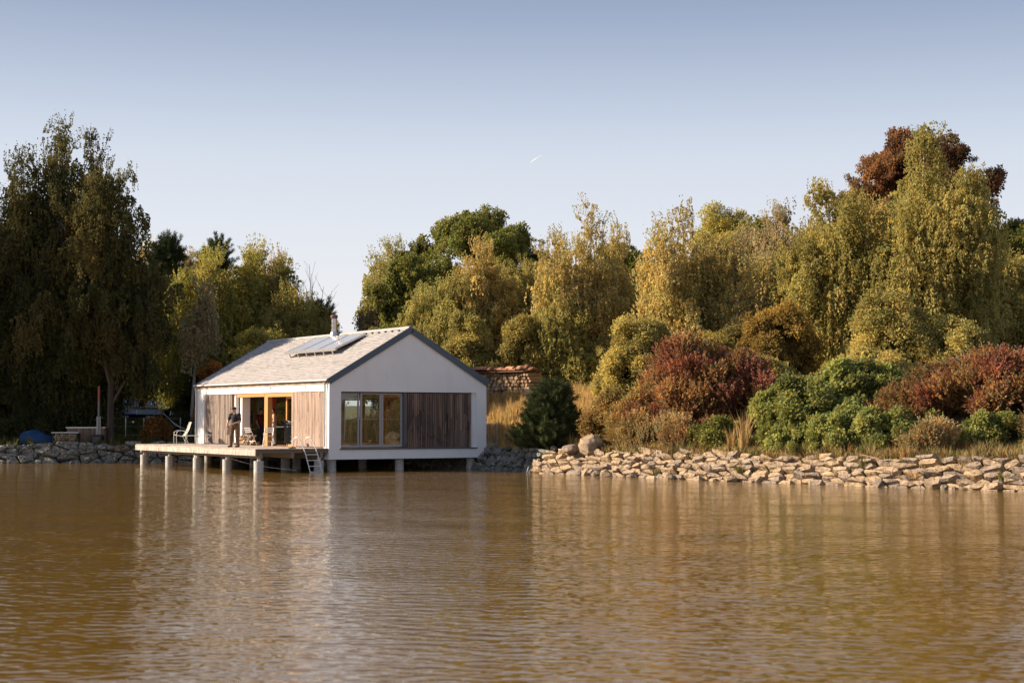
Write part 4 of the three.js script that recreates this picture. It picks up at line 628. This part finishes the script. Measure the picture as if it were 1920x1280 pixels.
function person(t, J, look) {
  const { hd, nk, sh, el, wr, hp, kn, an, pv, ch } = J, arms = [], legs = [];
  const fwd = look.fwd || [0, 0, 1];
  const body = [[pv, ch, .125, .135], [ch, [nk[0], nk[1] - .05, nk[2]], .125, .07], [[nk[0], nk[1] - .05, nk[2]], [nk[0], nk[1] + .06, nk[2] + .01], .055, .05]];
  for (const i of [0, 1]) {
    body.push([ch, sh[i], .09, .062], [sh[i], el[i], .053, .042], [el[i], wr[i], .041, .027], [pv, hp[i], .12, .1], [hp[i], kn[i], .092, .062], [kn[i], an[i], .06, .038], [an[i], [an[i][0] + fwd[0] * .15, .035, an[i][2] + fwd[2] * .15], .042, .032]);
    legs.push([hp[i], kn[i], .105, .085], [kn[i], [an[i][0], look.short ? kn[i][1] - .05 : an[i][1], an[i][2]], .083, look.short ? .08 : .066]);
    if (look.shirt) arms.push([ch, sh[i], .105, .078], [sh[i], [0, 1, 2].map(k => mix(sh[i][k], el[i][k], .72)), .068, .064]);
  }
  const hands = [0, 1].flatMap(i => handBones(wr[i], [wr[i][0] - el[i][0], wr[i][1] - el[i][1] - .05, wr[i][2] - el[i][2]], i ? 1 : -1));
  const head = [[hd, [hd[0], hd[1] + .03, hd[2] - .01], .083, .086], [[hd[0] + fwd[0] * .02, hd[1] - .06, hd[2] + fwd[2] * .02], [hd[0] + fwd[0] * .045, hd[1] - .085, hd[2] + fwd[2] * .045], .058, .04], [[hd[0] + fwd[0] * .085, hd[1] + .01, hd[2] + fwd[2] * .085], [hd[0] + fwd[0] * .105, hd[1] - .02, hd[2] + fwd[2] * .105], .012, .016],
    [[hd[0] + fwd[2] * .085, hd[1] - .01, hd[2] - fwd[0] * .085], [hd[0] + fwd[2] * .09, hd[1] + .02, hd[2] - fwd[0] * .09], .014, .018], [[hd[0] - fwd[2] * .085, hd[1] - .01, hd[2] + fwd[0] * .085], [hd[0] - fwd[2] * .09, hd[1] + .02, hd[2] + fwd[0] * .09], .014, .018],
    [[hd[0] + fwd[0] * .088 + fwd[2] * .02, hd[1] - .055, hd[2] + fwd[2] * .088], [hd[0] + fwd[0] * .088 - fwd[2] * .02, hd[1] - .055, hd[2] + fwd[2] * .088], .009, .009]];
  mesh('body', merged([field(body, [-.55, -.02, -.45], [.55, 1.6, .5], .017), field(head, [hd[0] - .16, hd[1] - .17, hd[2] - .17], [hd[0] + .16, hd[1] + .17, hd[2] + .17], .006, .02), ...[0, 1].map(i => field(hands.slice(i * 11, i * 11 + 11), wr[i].map(v => v - .2), wr[i].map(v => v + .2), .006, .012))]), skin, t);
  const em = M({ color: RGB(.03, .02, .015), roughness: .3 });
  for (const sd of [-1, 1]) { const e = mesh('eye', new THREE.SphereGeometry(.011, 10, 8), em, t); e.position.set(hd[0] + fwd[0] * .078 + sd * fwd[2] * .032, hd[1] + .012, hd[2] + fwd[2] * .078 - sd * fwd[0] * .032); }
  if (look.shirt) mesh('shirt', field([[[pv[0], pv[1] + .02, pv[2]], ch, .15, .155], [ch, [nk[0], nk[1] - .06, nk[2]], .145, .085], ...arms], [-.5, .7, -.4], [.5, 1.55, .4], .015), look.shirt, t);
  mesh(look.short ? 'shorts' : 'trousers', field([[pv, hp[0], .14, .115], [pv, hp[1], .14, .115], [pv, [pv[0], pv[1] + .06, pv[2]], .142, .135], ...legs], [-.5, 0, -.45], [.5, 1.15, .45], .015), look.trousers, t);
  for (const i of [0, 1]) mesh('shoe', field([[[an[i][0] - fwd[0] * .04, .05, an[i][2] - fwd[2] * .04], [an[i][0] + fwd[0] * .17, .036, an[i][2] + fwd[2] * .17], .05, .036]], [an[i][0] - .28, -.1, an[i][2] - .28], [an[i][0] + .28, .2, an[i][2] + .28], .012), look.shoe, t);
  if (look.cap) { const c = group('cap', t); c.position.set(hd[0], hd[1] + .045, hd[2] - .008); const dome = new THREE.SphereGeometry(.103, 20, 10, 0, 6.2832, 0, Math.PI / 2); dome.scale(1, .95, 1.08); mesh('dome', dome, look.cap, c); const pk = new THREE.CylinderGeometry(.088, .088, .012, 18); pk.translate(0, .008, .075); pk.scale(1, 1, 1.05); const k = mesh('peak', pk, look.cap, c); k.rotation.y = Math.atan2(fwd[0], fwd[2]); k.rotation.x = .12; }
  else mesh('hair', field([[[hd[0] - fwd[0] * .03, hd[1] + .055, hd[2] - fwd[2] * .03], [hd[0] - fwd[0] * .06, hd[1] + .0, hd[2] - fwd[2] * .06], .092, .07], [[hd[0] + fwd[0] * .045, hd[1] + .085, hd[2] + fwd[2] * .045], [hd[0], hd[1] + .075, hd[2]], .045, .07]], [hd[0] - .2, hd[1] - .18, hd[2] - .2], [hd[0] + .2, hd[1] + .22, hd[2] + .2], .008, .03), look.hair, t);
}
const cloth = (r, g, b) => M({ color: RGB(r, g, b), roughness: .95, bumpMap: rep(nGrain, 3), bumpScale: .015 });
{ // the man at the edge of the deck, facing the water, hands together in front
  const t = put('person', 'man in black cap, dark T-shirt and brown trousers standing on the deck edge', 'person', -2.46, FLOOR, -4.1, -TH - .25, 'people at the house');
  person(t, { hd: [-.02, 1.585, .05], nk: [0, 1.43, .0], ch: [0, 1.24, 0], pv: [0, .93, 0], sh: [[-.19, 1.375, 0], [.19, 1.375, 0]], el: [[-.27, 1.12, .09], [.27, 1.1, .06]], wr: [[-.26, .92, .24], [-.02, .98, .27]], hp: [[-.1, .87, 0], [.1, .87, 0]], kn: [[-.15, .48, .05], [.12, .48, .02]], an: [[-.19, .08, -.02], [.13, .08, -.04]] },
    { shirt: cloth(.022, .022, .027), trousers: cloth(.17, .10, .055), shoe: M({ color: RGB(.05, .028, .02), roughness: .6 }), cap: cloth(.018, .016, .018), fwd: [-.25, 0, .97] });
  const [x, z] = toWorld(-2.46, -4.1), k = thing('cloth', 'pale beige cloth hanging from the hands of the man in the cap', 'cloth', [x - .2, FLOOR + .62, z + .3], .3);
  const g = new THREE.PlaneGeometry(.2, .42, 8, 12), p = g.attributes.position; for (let i = 0; i < p.count; i++) { const u = p.getX(i), v = p.getY(i); p.setXYZ(i, u * (.55 + (.21 - v) * 1.1), v + .12, Math.sin(u * 55 + v * 4) * .018 + (v - .2) * .12); } g.computeVertexNormals(); mesh('fabric', g, new THREE.MeshStandardMaterial({ color: RGB(.55, .40, .27), roughness: .95, side: THREE.DoubleSide }), k);
}
{ // bare-chested man by the door post, turned to the left
  const t = put('person', 'bare chested man in pale trousers with dark hair beside the orange door post', 'person', .72, FLOOR, -7.25, -TH - 1.25, 'people at the house');
  person(t, { hd: [0, 1.56, .06], nk: [0, 1.42, 0], ch: [0, 1.22, 0], pv: [0, .93, 0], sh: [[-.2, 1.36, 0], [.2, 1.36, 0]], el: [[-.27, 1.09, .03], [.26, 1.09, .02]], wr: [[-.2, .98, .24], [.2, .98, .24]], hp: [[-.1, .87, 0], [.1, .87, 0]], kn: [[-.11, .48, .03], [.11, .48, .0]], an: [[-.12, .08, 0], [.12, .08, -.06]] },
    { trousers: cloth(.42, .38, .35), shoe: M({ color: RGB(.06, .05, .05), roughness: .6 }), hair: M({ color: RGB(.02, .014, .011), roughness: .8 }) });
}
{ // third person mostly hidden behind the post
  const t = put('person', 'person in dark red top half hidden behind the orange door post', 'person', 1.6, FLOOR, -10.75, -TH + .8, 'people at the house');
  person(t, { hd: [0, 1.56, .04], nk: [0, 1.42, 0], ch: [0, 1.22, 0], pv: [0, .93, 0], sh: [[-.19, 1.36, 0], [.19, 1.36, 0]], el: [[-.26, 1.09, .03], [.26, 1.09, .02]], wr: [[-.24, .88, .12], [.22, .9, .16]], hp: [[-.1, .87, 0], [.1, .87, 0]], kn: [[-.11, .48, .03], [.11, .48, .0]], an: [[-.12, .08, 0], [.12, .08, -.03]] },
    { shirt: cloth(.12, .03, .025), trousers: cloth(.05, .05, .06), shoe: M({ color: RGB(.06, .05, .05), roughness: .6 }), hair: M({ color: RGB(.025, .016, .012), roughness: .8 }) });
}
{ // sling garden chair, low table and footstool at the far end of the deck
  const t = put('garden_chair', 'white framed sling armchair at the far left end of the deck', 'chair', -1.15, FLOOR, -13.9, -TH - 1.15), sling = M({ color: RGB(.40, .35, .29), roughness: .9 });
  for (const s of [-1, 1]) {
    const x = s * .29;
    mesh('front_leg', rod([[x, 0, .3], [x, .3, .31], [x, .58, .27], [x, .64, .12], [x, .62, -.12], [x, .58, -.25]]), whiteMetal, t);
    mesh('rear_leg', rod([[x, 0, -.28], [x, .2, -.2], [x, .4, -.1]]), whiteMetal, t);
    mesh('side_rail', rod([[x * .9, .43, .3], [x * .9, .38, -.1], [x * .9, .62, -.28], [x * .9, 1.04, -.42]]), whiteMetal, t);
  }
  for (const [y, z] of [[.43, .3], [1.04, -.42], [.38, -.1]]) mesh('cross_bar', rod([[-.26, y, z], [.26, y, z]]), whiteMetal, t);
  const sg = (a, n) => { const g = new THREE.PlaneGeometry(.5, 1, 4, 8), p = g.attributes.position; for (let i = 0; i < p.count; i++) { const k = p.getY(i) + .5, q = a(k); p.setXYZ(i, p.getX(i), q[0] - .012, q[1]); } g.computeVertexNormals(); const h = g.clone(); return mesh(n, g, new THREE.MeshStandardMaterial({ color: RGB(.42, .37, .31), roughness: .9, side: THREE.DoubleSide }), t); };
  sg(k => [mix(.43, .38, k) - .04 * Math.sin(k * 3.14), mix(.3, -.1, k)], 'seat'); sg(k => [mix(.39, 1.04, k), mix(-.11, -.42, k) - .03 * Math.sin(k * 3.14)], 'backrest');
  const f = put('footstool', 'low white metal footstool between the armchair and the house wall', 'stool', -.95, FLOOR, -13.05, -TH);
  mesh('top', rod([[-.3, .4, -.2], [.3, .4, -.2], [.3, .4, .2], [-.3, .4, .2], [-.3, .4, -.2]]), whiteMetal, f); box('seat', sling, f, -.27, .27, .385, .4, -.18, .18);
  for (const [x, z] of [[-.27, -.17], [.27, -.17], [-.27, .17], [.27, .17]]) mesh('leg', rod([[x, .39, z], [x * 1.05, 0, z * 1.05]]), whiteMetal, f);
  const b = put('side_table', 'round glass side table with thin legs next to the left shutter', 'table', -.62, FLOOR, -12.2, -TH);
  mesh('table_top', cylG(.34, .34, .012, 0, .44, 0, 28), new THREE.MeshPhysicalMaterial({ color: RGB(.7, .74, .74), roughness: .08, transmission: .6, thickness: 0 }), b); mesh('rim', new THREE.TorusGeometry(.34, .012, 8, 32).rotateX(Math.PI / 2).translate(0, .446, 0), whiteMetal, b);
  for (let i = 0; i < 3; i++) { const a = i * 2.09; mesh('leg', rod([[Math.cos(a) * .3, .43, Math.sin(a) * .3], [Math.cos(a) * .12, .22, Math.sin(a) * .12], [Math.cos(a) * .3, 0, Math.sin(a) * .3]]), whiteMetal, b); }
}
{ // bathing ladder on the end face of the deck
  const t = put('bathing_ladder', 'white metal bathing ladder leaning from the deck end into the water', 'ladder', -.95, 0, .06, 0);
  for (const s of [-1, 1]) mesh('rail', rod([[s * .27 - .22, FLOOR + .12, -.45], [s * .27 - .2, FLOOR + .38, -.42], [s * .27 - .12, FLOOR + .46, -.28], [s * .27 - .03, FLOOR + .28, -.12], [s * .27 + .06, FLOOR - .1, .06], [s * .27 + .34, -.5, .32]], .022, 10), whiteMetal, t);
  for (let i = 0; i < 5; i++) { const y = .72 - i * .235, k = (FLOOR - .1 - y) / (FLOOR + .4), x = .06 + .28 * k, z = .06 + .26 * k; mesh('rung', rod([[x - .27, y, z], [x + .27, y, z]], .019), whiteMetal, t); }
}
{ // barbecue
  const t = put('barbecue', 'black gas barbecue with side shelf standing behind the right shutter edge', 'barbecue', .62, FLOOR, -5.05, -TH + .1), blk = M({ color: RGB(.02, .014, .012), roughness: .4 });
  box('cabinet', blk, t, -.3, .3, .12, .82, -.25, .25, .015); box('control_panel', M({ color: RGB(.06, .04, .035), roughness: .3, metalness: .5 }), t, -.34, .34, .822, .9, -.26, .28);
  const lid = new THREE.CylinderGeometry(.25, .25, .66, 20, 1, false, 0, Math.PI); lid.rotateZ(Math.PI / 2); lid.rotateX(-Math.PI / 2 * 0); const l = mesh('lid', lid, blk, t); l.position.set(0, .92, 0); l.rotation.x = Math.PI * 0;
  mesh('handle', rod([[-.24, 1.0, .28], [.24, 1.0, .28]]), steel, t); box('side_shelf', steel, t, -.68, -.35, .84, .87, -.22, .22); box('side_shelf', steel, t, .35, .62, .84, .87, -.22, .22);
  for (const x of [-.18, 0, .18]) { const k = mesh('knob', cylG(.026, .026, .03, 0, 0, 0, 14), steel, t); k.rotation.x = Math.PI / 2; k.position.set(x, .86, .28); }
  for (const x of [-.25, .25]) for (const z of [-.2, .2]) { const w = mesh('wheel', cylG(.05, .05, .04, 0, -.02, 0, 14), darkMetal, t); w.rotation.z = Math.PI / 2; w.position.set(x, .055, z); }
}
{ // dining table with chairs inside
  const t = put('dining_table', 'white dining table laid with dishes inside the open door', 'table', 1.7, FLOOR, -12.1, 0);
  box('table_top', M({ color: RGB(.7, .66, .6), roughness: .5 }), t, -.45, .45, .7, .735, -.85, .85); for (const x of [-.38, .38]) for (const z of [-.76, .76]) mesh('leg', cylG(.022, .022, .7, x, 0, z, 8), darkMetal, t);
  [['white bowl on the dining table nearest the door', .1, .5, .11, .07], ['tall pale jug on the dining table', -.1, .2, .05, .2], ['small dish at the middle of the dining table', .2, -.1, .09, .05], ['stack of plates at the far end of the dining table', 0, -.5, .1, .08]].forEach(([l, x, z, rr, hh]) => { const [wx, wz] = toWorld(1.7 + x, -12.1 + z), g = new THREE.LatheGeometry([[0, 0], [rr * .6, 0], [rr, hh * .6], [rr, hh], [rr * .92, hh], [rr * .5, .02], [0, .02]].map(p => new THREE.Vector2(...p)), 20), m = mesh(numbered('dish'), g, M({ color: RGB(.75, .7, .64), roughness: .3 }), scene); m.position.set(wx, FLOOR + .736, wz); tag(m, l, 'dish', 'dishes on the dining table'); });
  const chair = put('dining_chair', 'black shell chair behind the dining table', 'chair', 2.55, FLOOR, -12.2, -1.7, 'chairs inside the house');
  mesh('seat', new RoundedBoxGeometry(.44, .05, .44, 2, .02).translate(0, .45, 0), darkMetal, chair); mesh('backrest', new RoundedBoxGeometry(.44, .4, .04, 2, .018).rotateX(-.15).translate(0, .68, -.24), darkMetal, chair); for (const x of [-.19, .19]) for (const z of [-.19, .19]) mesh('leg', rod([[x, .43, z], [x * 1.15, 0, z * 1.15]]), darkMetal, chair);
  const fold = (l, hx, hz, tn) => { const c = put('folding_chair', l, 'chair', hx, FLOOR, hz, tn, 'white chairs at the door'); for (const s of [-1, 1]) { mesh('leg', rod([[s * .2, 0, .22], [s * .2, .44, -.02], [s * .2, .82, -.22]]), whiteMetal, c); mesh('leg', rod([[s * .18, 0, -.24], [s * .18, .44, .14]]), whiteMetal, c); } for (let i = 0; i < 5; i++) box('seat_slat', whiteMetal, c, -.2, .2, .44, .455, -.18 + i * .08, -.125 + i * .08); for (let i = 0; i < 3; i++) mesh('back_slat', boxG(-.2, .2, 0, .045, -.007, .007).rotateX(-.4).translate(0, .6 + i * .085, -.125 - i * .038), whiteMetal, c); mesh('stretcher', rod([[-.19, .2, .11], [.19, .2, .11]]), whiteMetal, c); };
  fold('white slatted chair by the log heap at the door', -.25, -7.6, 1.9); fold('white slatted chair next to the barbecue', -.1, -5.95, -.6);
}
const logMat = [[.48, .33, .2], [.40, .27, .16], [.56, .38, .23], [.33, .22, .14]].map(c => M({ color: RGB(...c), roughness: .95, bumpMap: rep(nGrain, 4), bumpScale: .01 }));
const logG = [0, 1, 2, 3, 4].map(k => { const r = mulberry(k + 60), n = k < 2 ? 8 : 4 + (k % 2), pts = []; for (let i = 0; i < n; i++) { const a = i / n * 6.283 + r() * .5; pts.push([Math.cos(a) * (.8 + r() * .35), Math.sin(a) * (.8 + r() * .35)]); } const P = []; for (let i = 0; i < n; i++) { const a = pts[i], b = pts[(i + 1) % n]; P.push(a[0], a[1], -.5, b[0], b[1], -.5, b[0], b[1], .5, a[0], a[1], -.5, b[0], b[1], .5, a[0], a[1], .5, 0, 0, .5, a[0], a[1], .5, b[0], b[1], .5, 0, 0, -.5, b[0], b[1], -.5, a[0], a[1], -.5); } const g = new THREE.BufferGeometry(); g.setAttribute('position', new THREE.Float32BufferAttribute(P, 3)); g.computeVertexNormals(); return metricUV(g); });
{ // heap of split logs at the door
  const r = mulberry(31), t = put('log_heap', 'loose heap of split firewood on the floor of the open door', 'firewood', .1, FLOOR, -8.75, 0);
  for (let i = 0; i < 46; i++) { const lv = (i / 46) ** 1.4, m = mesh('log', logG[(r() * 5) | 0], logMat[(r() * 4) | 0], t), w = (1 - lv) * .85; m.scale.set(.055, .05, .34 + r() * .12); m.position.set((r() - .5) * .55 * (1 - lv * .5), .06 + lv * .42, (r() - .5) * 2 * w); m.rotation.set((r() - .5) * .6, r() * 6.28, (r() - .5) * .6); }
}
{ // slippers near the ladder
  for (const [l, x, z] of [['left dark slipper lying on the deck near the ladder', -1.5, -.42], ['right dark slipper lying on the deck near the ladder', -1.38, -.5]]) { const [wx, wz] = toWorld(x, z), g = new THREE.CapsuleGeometry(.045, .17, 4, 10).rotateX(Math.PI / 2).scale(1, .5, 1), m = thing('slipper', l, 'slipper', [wx, FLOOR, wz], 1.2, 'slippers on the deck'); mesh('sole', g.translate(0, .024, 0), darkMetal, m); mesh('strap', new THREE.TorusGeometry(.045, .012, 6, 12, Math.PI).translate(0, .03, .04), darkMetal, m); }
}
{ // mooring line between the piers
  const a = toWorld(-2.6, -5.6), b = toWorld(-1.2, -.6); tag(mesh('mooring_rope', tubeG([V(a[0], .62, a[1]), V((a[0] + b[0]) / 2, .22, (a[1] + b[1]) / 2), V(b[0], .06, b[1])], .012, 6, 20), whiteMetal, scene), 'thin pale rope hanging under the deck between the piers', 'rope');
}
{ // firewood stack under a bark roof above the dry slope
  const x0 = -4.6, x1 = 1.75, z = -81.5, base = 2.75, t = thing('firewood_stack', 'long stack of split firewood roofed with bark behind the dry slope', 'firewood', [0, base, z], -.75), r = mulberry(52);
  const rows = 10, cols = 29; let nLog = 0;
  for (let j = 0; j < rows; j++) for (let i = 0; i < cols; i++) { const m = mesh('log', logG[(r() * 5) | 0], logMat[(r() * 4) | 0], t); m.scale.set(.078 + r() * .03, .072 + r() * .032, .9 + r() * .16); m.position.set(x0 + (i + .5 + (j % 2) * .5) * .213 + (r() - .5) * .05, .1 + j * .172 + (r() - .5) * .04, (r() - .5) * .2); m.rotation.z = r() * 6.28; nLog++; }
  const bark = [RGB(.36, .16, .08), RGB(.45, .24, .13), RGB(.28, .12, .07)].map(c => M({ color: c, roughness: .95, bumpMap: rep(nGrain, 2), bumpScale: .04 }));
  box('roof_plank', M({ color: RGB(.16, .085, .05), roughness: .9 }), t, x0 - .1, x1 + .2, 1.78, 1.83, -.65, .72);
  for (let i = 0; i < 44; i++) { const g = new THREE.CylinderGeometry(.14, .14, 1, 7, 1, false, 0, Math.PI); g.rotateZ(Math.PI / 2); const m = mesh('bark_slab', g, bark[(r() * 3) | 0], t); m.scale.set(.5 + r() * .5, .7 + r() * .6, 1 + r() * .7); m.position.set(x0 + r() * (x1 - x0 + .2), 1.85 + r() * .1, .62 - (i % 3) * .32 + (r() - .5) * .1); m.rotation.set((r() - .5) * .3, (r() - .5) * .4, (r() - .5) * .12); }
  const h = thing('log_heap', 'slipped pale logs at the right foot of the firewood stack', 'firewood', [1.5, groundY(1.5, -79.2), -79.2], 0);
  for (let i = 0; i < 26; i++) { const lv = (i / 26) ** 1.3, m = mesh('log', logG[(r() * 5) | 0], logMat[(r() * 3) | 0], h); m.scale.set(.085, .075, .7 + r() * .3); m.position.set((r() - .5) * 2.2 * (1 - lv * .6), .06 + lv * .5, (r() - .5) * .7); m.rotation.set((r() - .5) * .3, 1.5 + (r() - .5) * .7, 0); }
}
{ // hot tub on the left bank: tub, stove and pipe, log box
  const x = -21.6, z = -80.6, y = groundY(x, z) - .02, t = thing('hot_tub', 'wood clad outdoor tub with outside stove and tall stove pipe on the left bank', 'hot tub', [x, y, z], 0), wood = M({ map: boardTex(51, [.34, .22, .14], .4), roughness: .85 });
  for (let i = 0; i < 11; i++) box('stave', wood, t, -.95 + i * .173, -.95 + (i + 1) * .173 - .012, .02, .94, -.55, -.5 + .02); box('tub_shell', wood, t, -.94, .94, .0, .9, -1.9, -.56); box('rim', zinc, t, -1.0, 1.0, .942, .99, -1.95, -.48);
  box('stove', darkMetal, t, .42, .95, .05, .6, -.46, .0, .02); box('stove_door', M({ color: RGB(.10, .085, .075), roughness: .5, metalness: .4 }), t, .5, .86, .14, .5, .002, .02);
  const pipeM = M({ color: RGB(.22, .2, .19), roughness: .6, metalness: .6 }); mesh('stove_pipe', cylG(.055, .055, 2.1, .72, .6, -.25, 14), pipeM, t); for (let i = 0; i < 6; i++) mesh('guard_bar', cylG(.012, .012, .9, .72 + Math.cos(i * 1.047) * .09, .62, -.25 + Math.sin(i * 1.047) * .09, 6), zinc, t); mesh('pipe_top', cylG(.062, .06, .75, .72, 2.3, -.25, 14), M({ color: RGB(.33, .12, .07), roughness: .7, metalness: .3 }), t);
  const l = thing('log_box', 'low shelter filled with cut logs in front of the tub', 'log box', [x - .75, y, z + .1], 0), r = mulberry(9);
  box('lid', zinc, l, -.75, .62, .70, .74, -.3, .22); for (const a of [-.7, .5]) box('side', darkMetal, l, a, a + .06, 0, .698, -.28, .2); box('back', darkMetal, l, -.638, .498, 0, .698, -.28, -.24);
  for (let j = 0; j < 6; j++) for (let i = 0; i < 10; i++) { const m = mesh('log', logG[(r() * 2) | 0], logMat[(r() * 4) | 0], l); m.scale.set(.05, .05, .38); m.position.set(-.58 + i * .112 + (j % 2) * .05 + (r() - .5) * .02, .06 + j * .108, -.03 + r() * .05); }
}
{ // blue tarpaulin
  const x = -23.9, z = -81.2, y = groundY(x, z), g = new THREE.SphereGeometry(1, 32, 16, 0, 6.2832, 0, Math.PI / 2), p = g.attributes.position; for (let i = 0; i < p.count; i++) { const a = p.getX(i), b = p.getY(i), c = p.getZ(i), k = 1 + .1 * fbm(a * 3 + 9, c * 3 + b * 2 + 4, 1e9, 1e9, 3); p.setXYZ(i, (a * 1.05 * k + b * -.5) * .9, b * .75 * k + .05 * Math.sin(a * 9 + c * 5) * b, c * .7 * k); } g.computeVertexNormals();
  const t = thing('tarpaulin', 'blue tarpaulin hump in the shade left of the tub', 'tarpaulin', [x, y - .03, z], 0); mesh('cover', metricUV(g), M({ color: RGB(.01, .045, .12), roughness: .75 }), t);
}
{ // parked cars in the shade behind the left bank, nose towards the pond
  const car = (label, x, z, c, turn) => {
    const t = thing('parked_car', label, 'car', [x, groundY(x, z), z], turn, 'cars parked behind the left bank'), paint = new THREE.MeshPhysicalMaterial({ color: RGB(...c), roughness: .35, clearcoat: 1, clearcoatRoughness: .08, metalness: .3 }), dk = M({ color: RGB(.015, .018, .02), roughness: .08, metalness: .2 });
    const prof = (pts, w, bev) => { const s = new THREE.Shape(pts.map(p => new THREE.Vector2(...p))), g = new THREE.ExtrudeGeometry(s, { depth: w, bevelEnabled: true, bevelSize: bev, bevelThickness: bev, bevelSegments: 3 }); g.translate(0, 0, -w / 2); g.rotateY(-Math.PI / 2); return g; };
    mesh('body', prof([[-2.1, .3], [2.05, .3], [2.15, .6], [1.95, .82], [.95, .95], [-1.9, 1.0], [-2.15, .8]], 1.56, .1), paint, t); mesh('cabin', prof([[.95, .93], [.25, 1.4], [-1.2, 1.45], [-1.85, 1.0]], 1.3, .07), dk, t); mesh('roof', prof([[.22, 1.47], [-.4, 1.53], [-1.2, 1.51]], 1.24, .05), paint, t);
    for (const s of [-1, 1]) { for (const zz of [1.3, -1.3]) { const w = group('wheel', t); w.position.set(s * .78, .32, zz); const ty = mesh('tyre', new THREE.TorusGeometry(.24, .09, 10, 24), M({ color: RGB(.015, .015, .015), roughness: .9 }), w); ty.rotation.y = Math.PI / 2; const rm = mesh('rim', cylG(.2, .2, .1, 0, -.05, 0, 18), steel, w); rm.rotation.z = Math.PI / 2; } const h = mesh('headlight', new RoundedBoxGeometry(.32, .14, .08, 2, .03), M({ color: RGB(.6, .62, .65), roughness: .1 }), t); h.position.set(s * .6, .68, 2.16); mesh('mirror', new RoundedBoxGeometry(.16, .12, .08, 2, .03).translate(s * .98, 1.02, .6), paint, t); }
    box('number_plate', M({ color: RGB(.7, .7, .7), roughness: .5 }), t, -.26, .26, .42, .53, 2.21, 2.235);
  };
  car('dark blue parked car in the shade left of the other cars', -23.2, -97, [.02, .03, .06], .1); car('green parked car in the middle of the shaded row', -21.2, -96.5, [.03, .05, .045], -.05); car('black parked car nearest the house', -19.2, -96, [.012, .012, .014], 0);
}
{ // wire fence posts on the left bank
  const t = thing('wire_fence', 'thin grey wire fence with slim posts on the shaded left bank', 'fence', [-19.2, groundY(-19.2, -83.5), -83.5], 0);
  for (let i = 0; i < 5; i++) mesh('post', cylG(.02, .02, 1.35, -1.9 + i * .95, -.1, 0, 8), zinc, t); for (const y of [.35, .8, 1.2]) mesh('wire', rod([[-1.9, y, 0], [1.9, y, 0]], .004, 5), zinc, t);
  const a = toWorld(-.2, -15.5), h = thing('hammock', 'pale cloth hammock end slung near the far corner of the house', 'hammock', [-16.9, groundY(-16.9, -82.4) + .2, -82.4], 0), g = new THREE.PlaneGeometry(1.6, .5, 16, 6), p = g.attributes.position; for (let i = 0; i < p.count; i++) { const u = p.getX(i), v = p.getY(i), k = 1 - (u / .8) ** 2; p.setXYZ(i, u, .95 - .35 * k - u * .25 - (.06 - v * v) * .5 * k, v * (.15 + .85 * k)); } g.computeVertexNormals(); mesh('cloth', g, new THREE.MeshStandardMaterial({ color: RGB(.45, .45, .42), roughness: .95, side: THREE.DoubleSide }), h); for (const s of [-1, 1]) mesh('cord', rod([[s * .8, .95 - s * .2, 0], [s * 1.1, 1.3 - s * .1, 0]], .008, 5), whiteMetal, h); for (const s of [-1, 1]) mesh('post', cylG(.035, .035, 1.8, s * 1.1, -.35, 0, 8), brownBark, h);
}
{ // pale brushwood on the slope behind the right dogwood
  const r = mulberry(71), x = 18.4, z = -62, t = thing('brush_pile', 'pile of pale cut branches behind the right dogwood', 'branches', [x, groundY(x, z), z], 0), pale = M({ color: RGB(.5, .42, .36), roughness: .9 });
  for (let i = 0; i < 90; i++) { const a = (r() - .5) * .9, l = .8 + r() * 1.2, c = V((r() - .5) * 1.7, .15 + r() * 1.15, (r() - .5) * .9), d = V(Math.cos(a), (r() - .45) * .5, Math.sin(a)), m = c.clone().add(V(0, .12 * r(), 0)); mesh('branch', tubeG([c.clone().addScaledVector(d, -l / 2), m, c.clone().addScaledVector(d, l / 2)], k => .026 - k * .016, 5, 5), pale, t); }
}
{ // short trail of an aircraft high in the sky
  const d = 4000, c = V((1005 - 960) / 3000 * d, 2.24 + (782.6 - 296) / 3000 * d, -d), m = mesh('cloud', tubeG([c.clone().add(V(-13, -9, 0)), c, c.clone().add(V(15, 10, 0))], k => 1.9 * Math.sin(Math.min(1, k * 1.3 + .05) * 2.9) + .3, 8, 12), new THREE.MeshPhysicalMaterial({ color: RGB(.9, .9, .9), roughness: 1, transmission: .5, thickness: 0 }), scene); tag(m, 'short white vapour trail in the clear sky', 'cloud');
}
renderer.render(scene, camera);
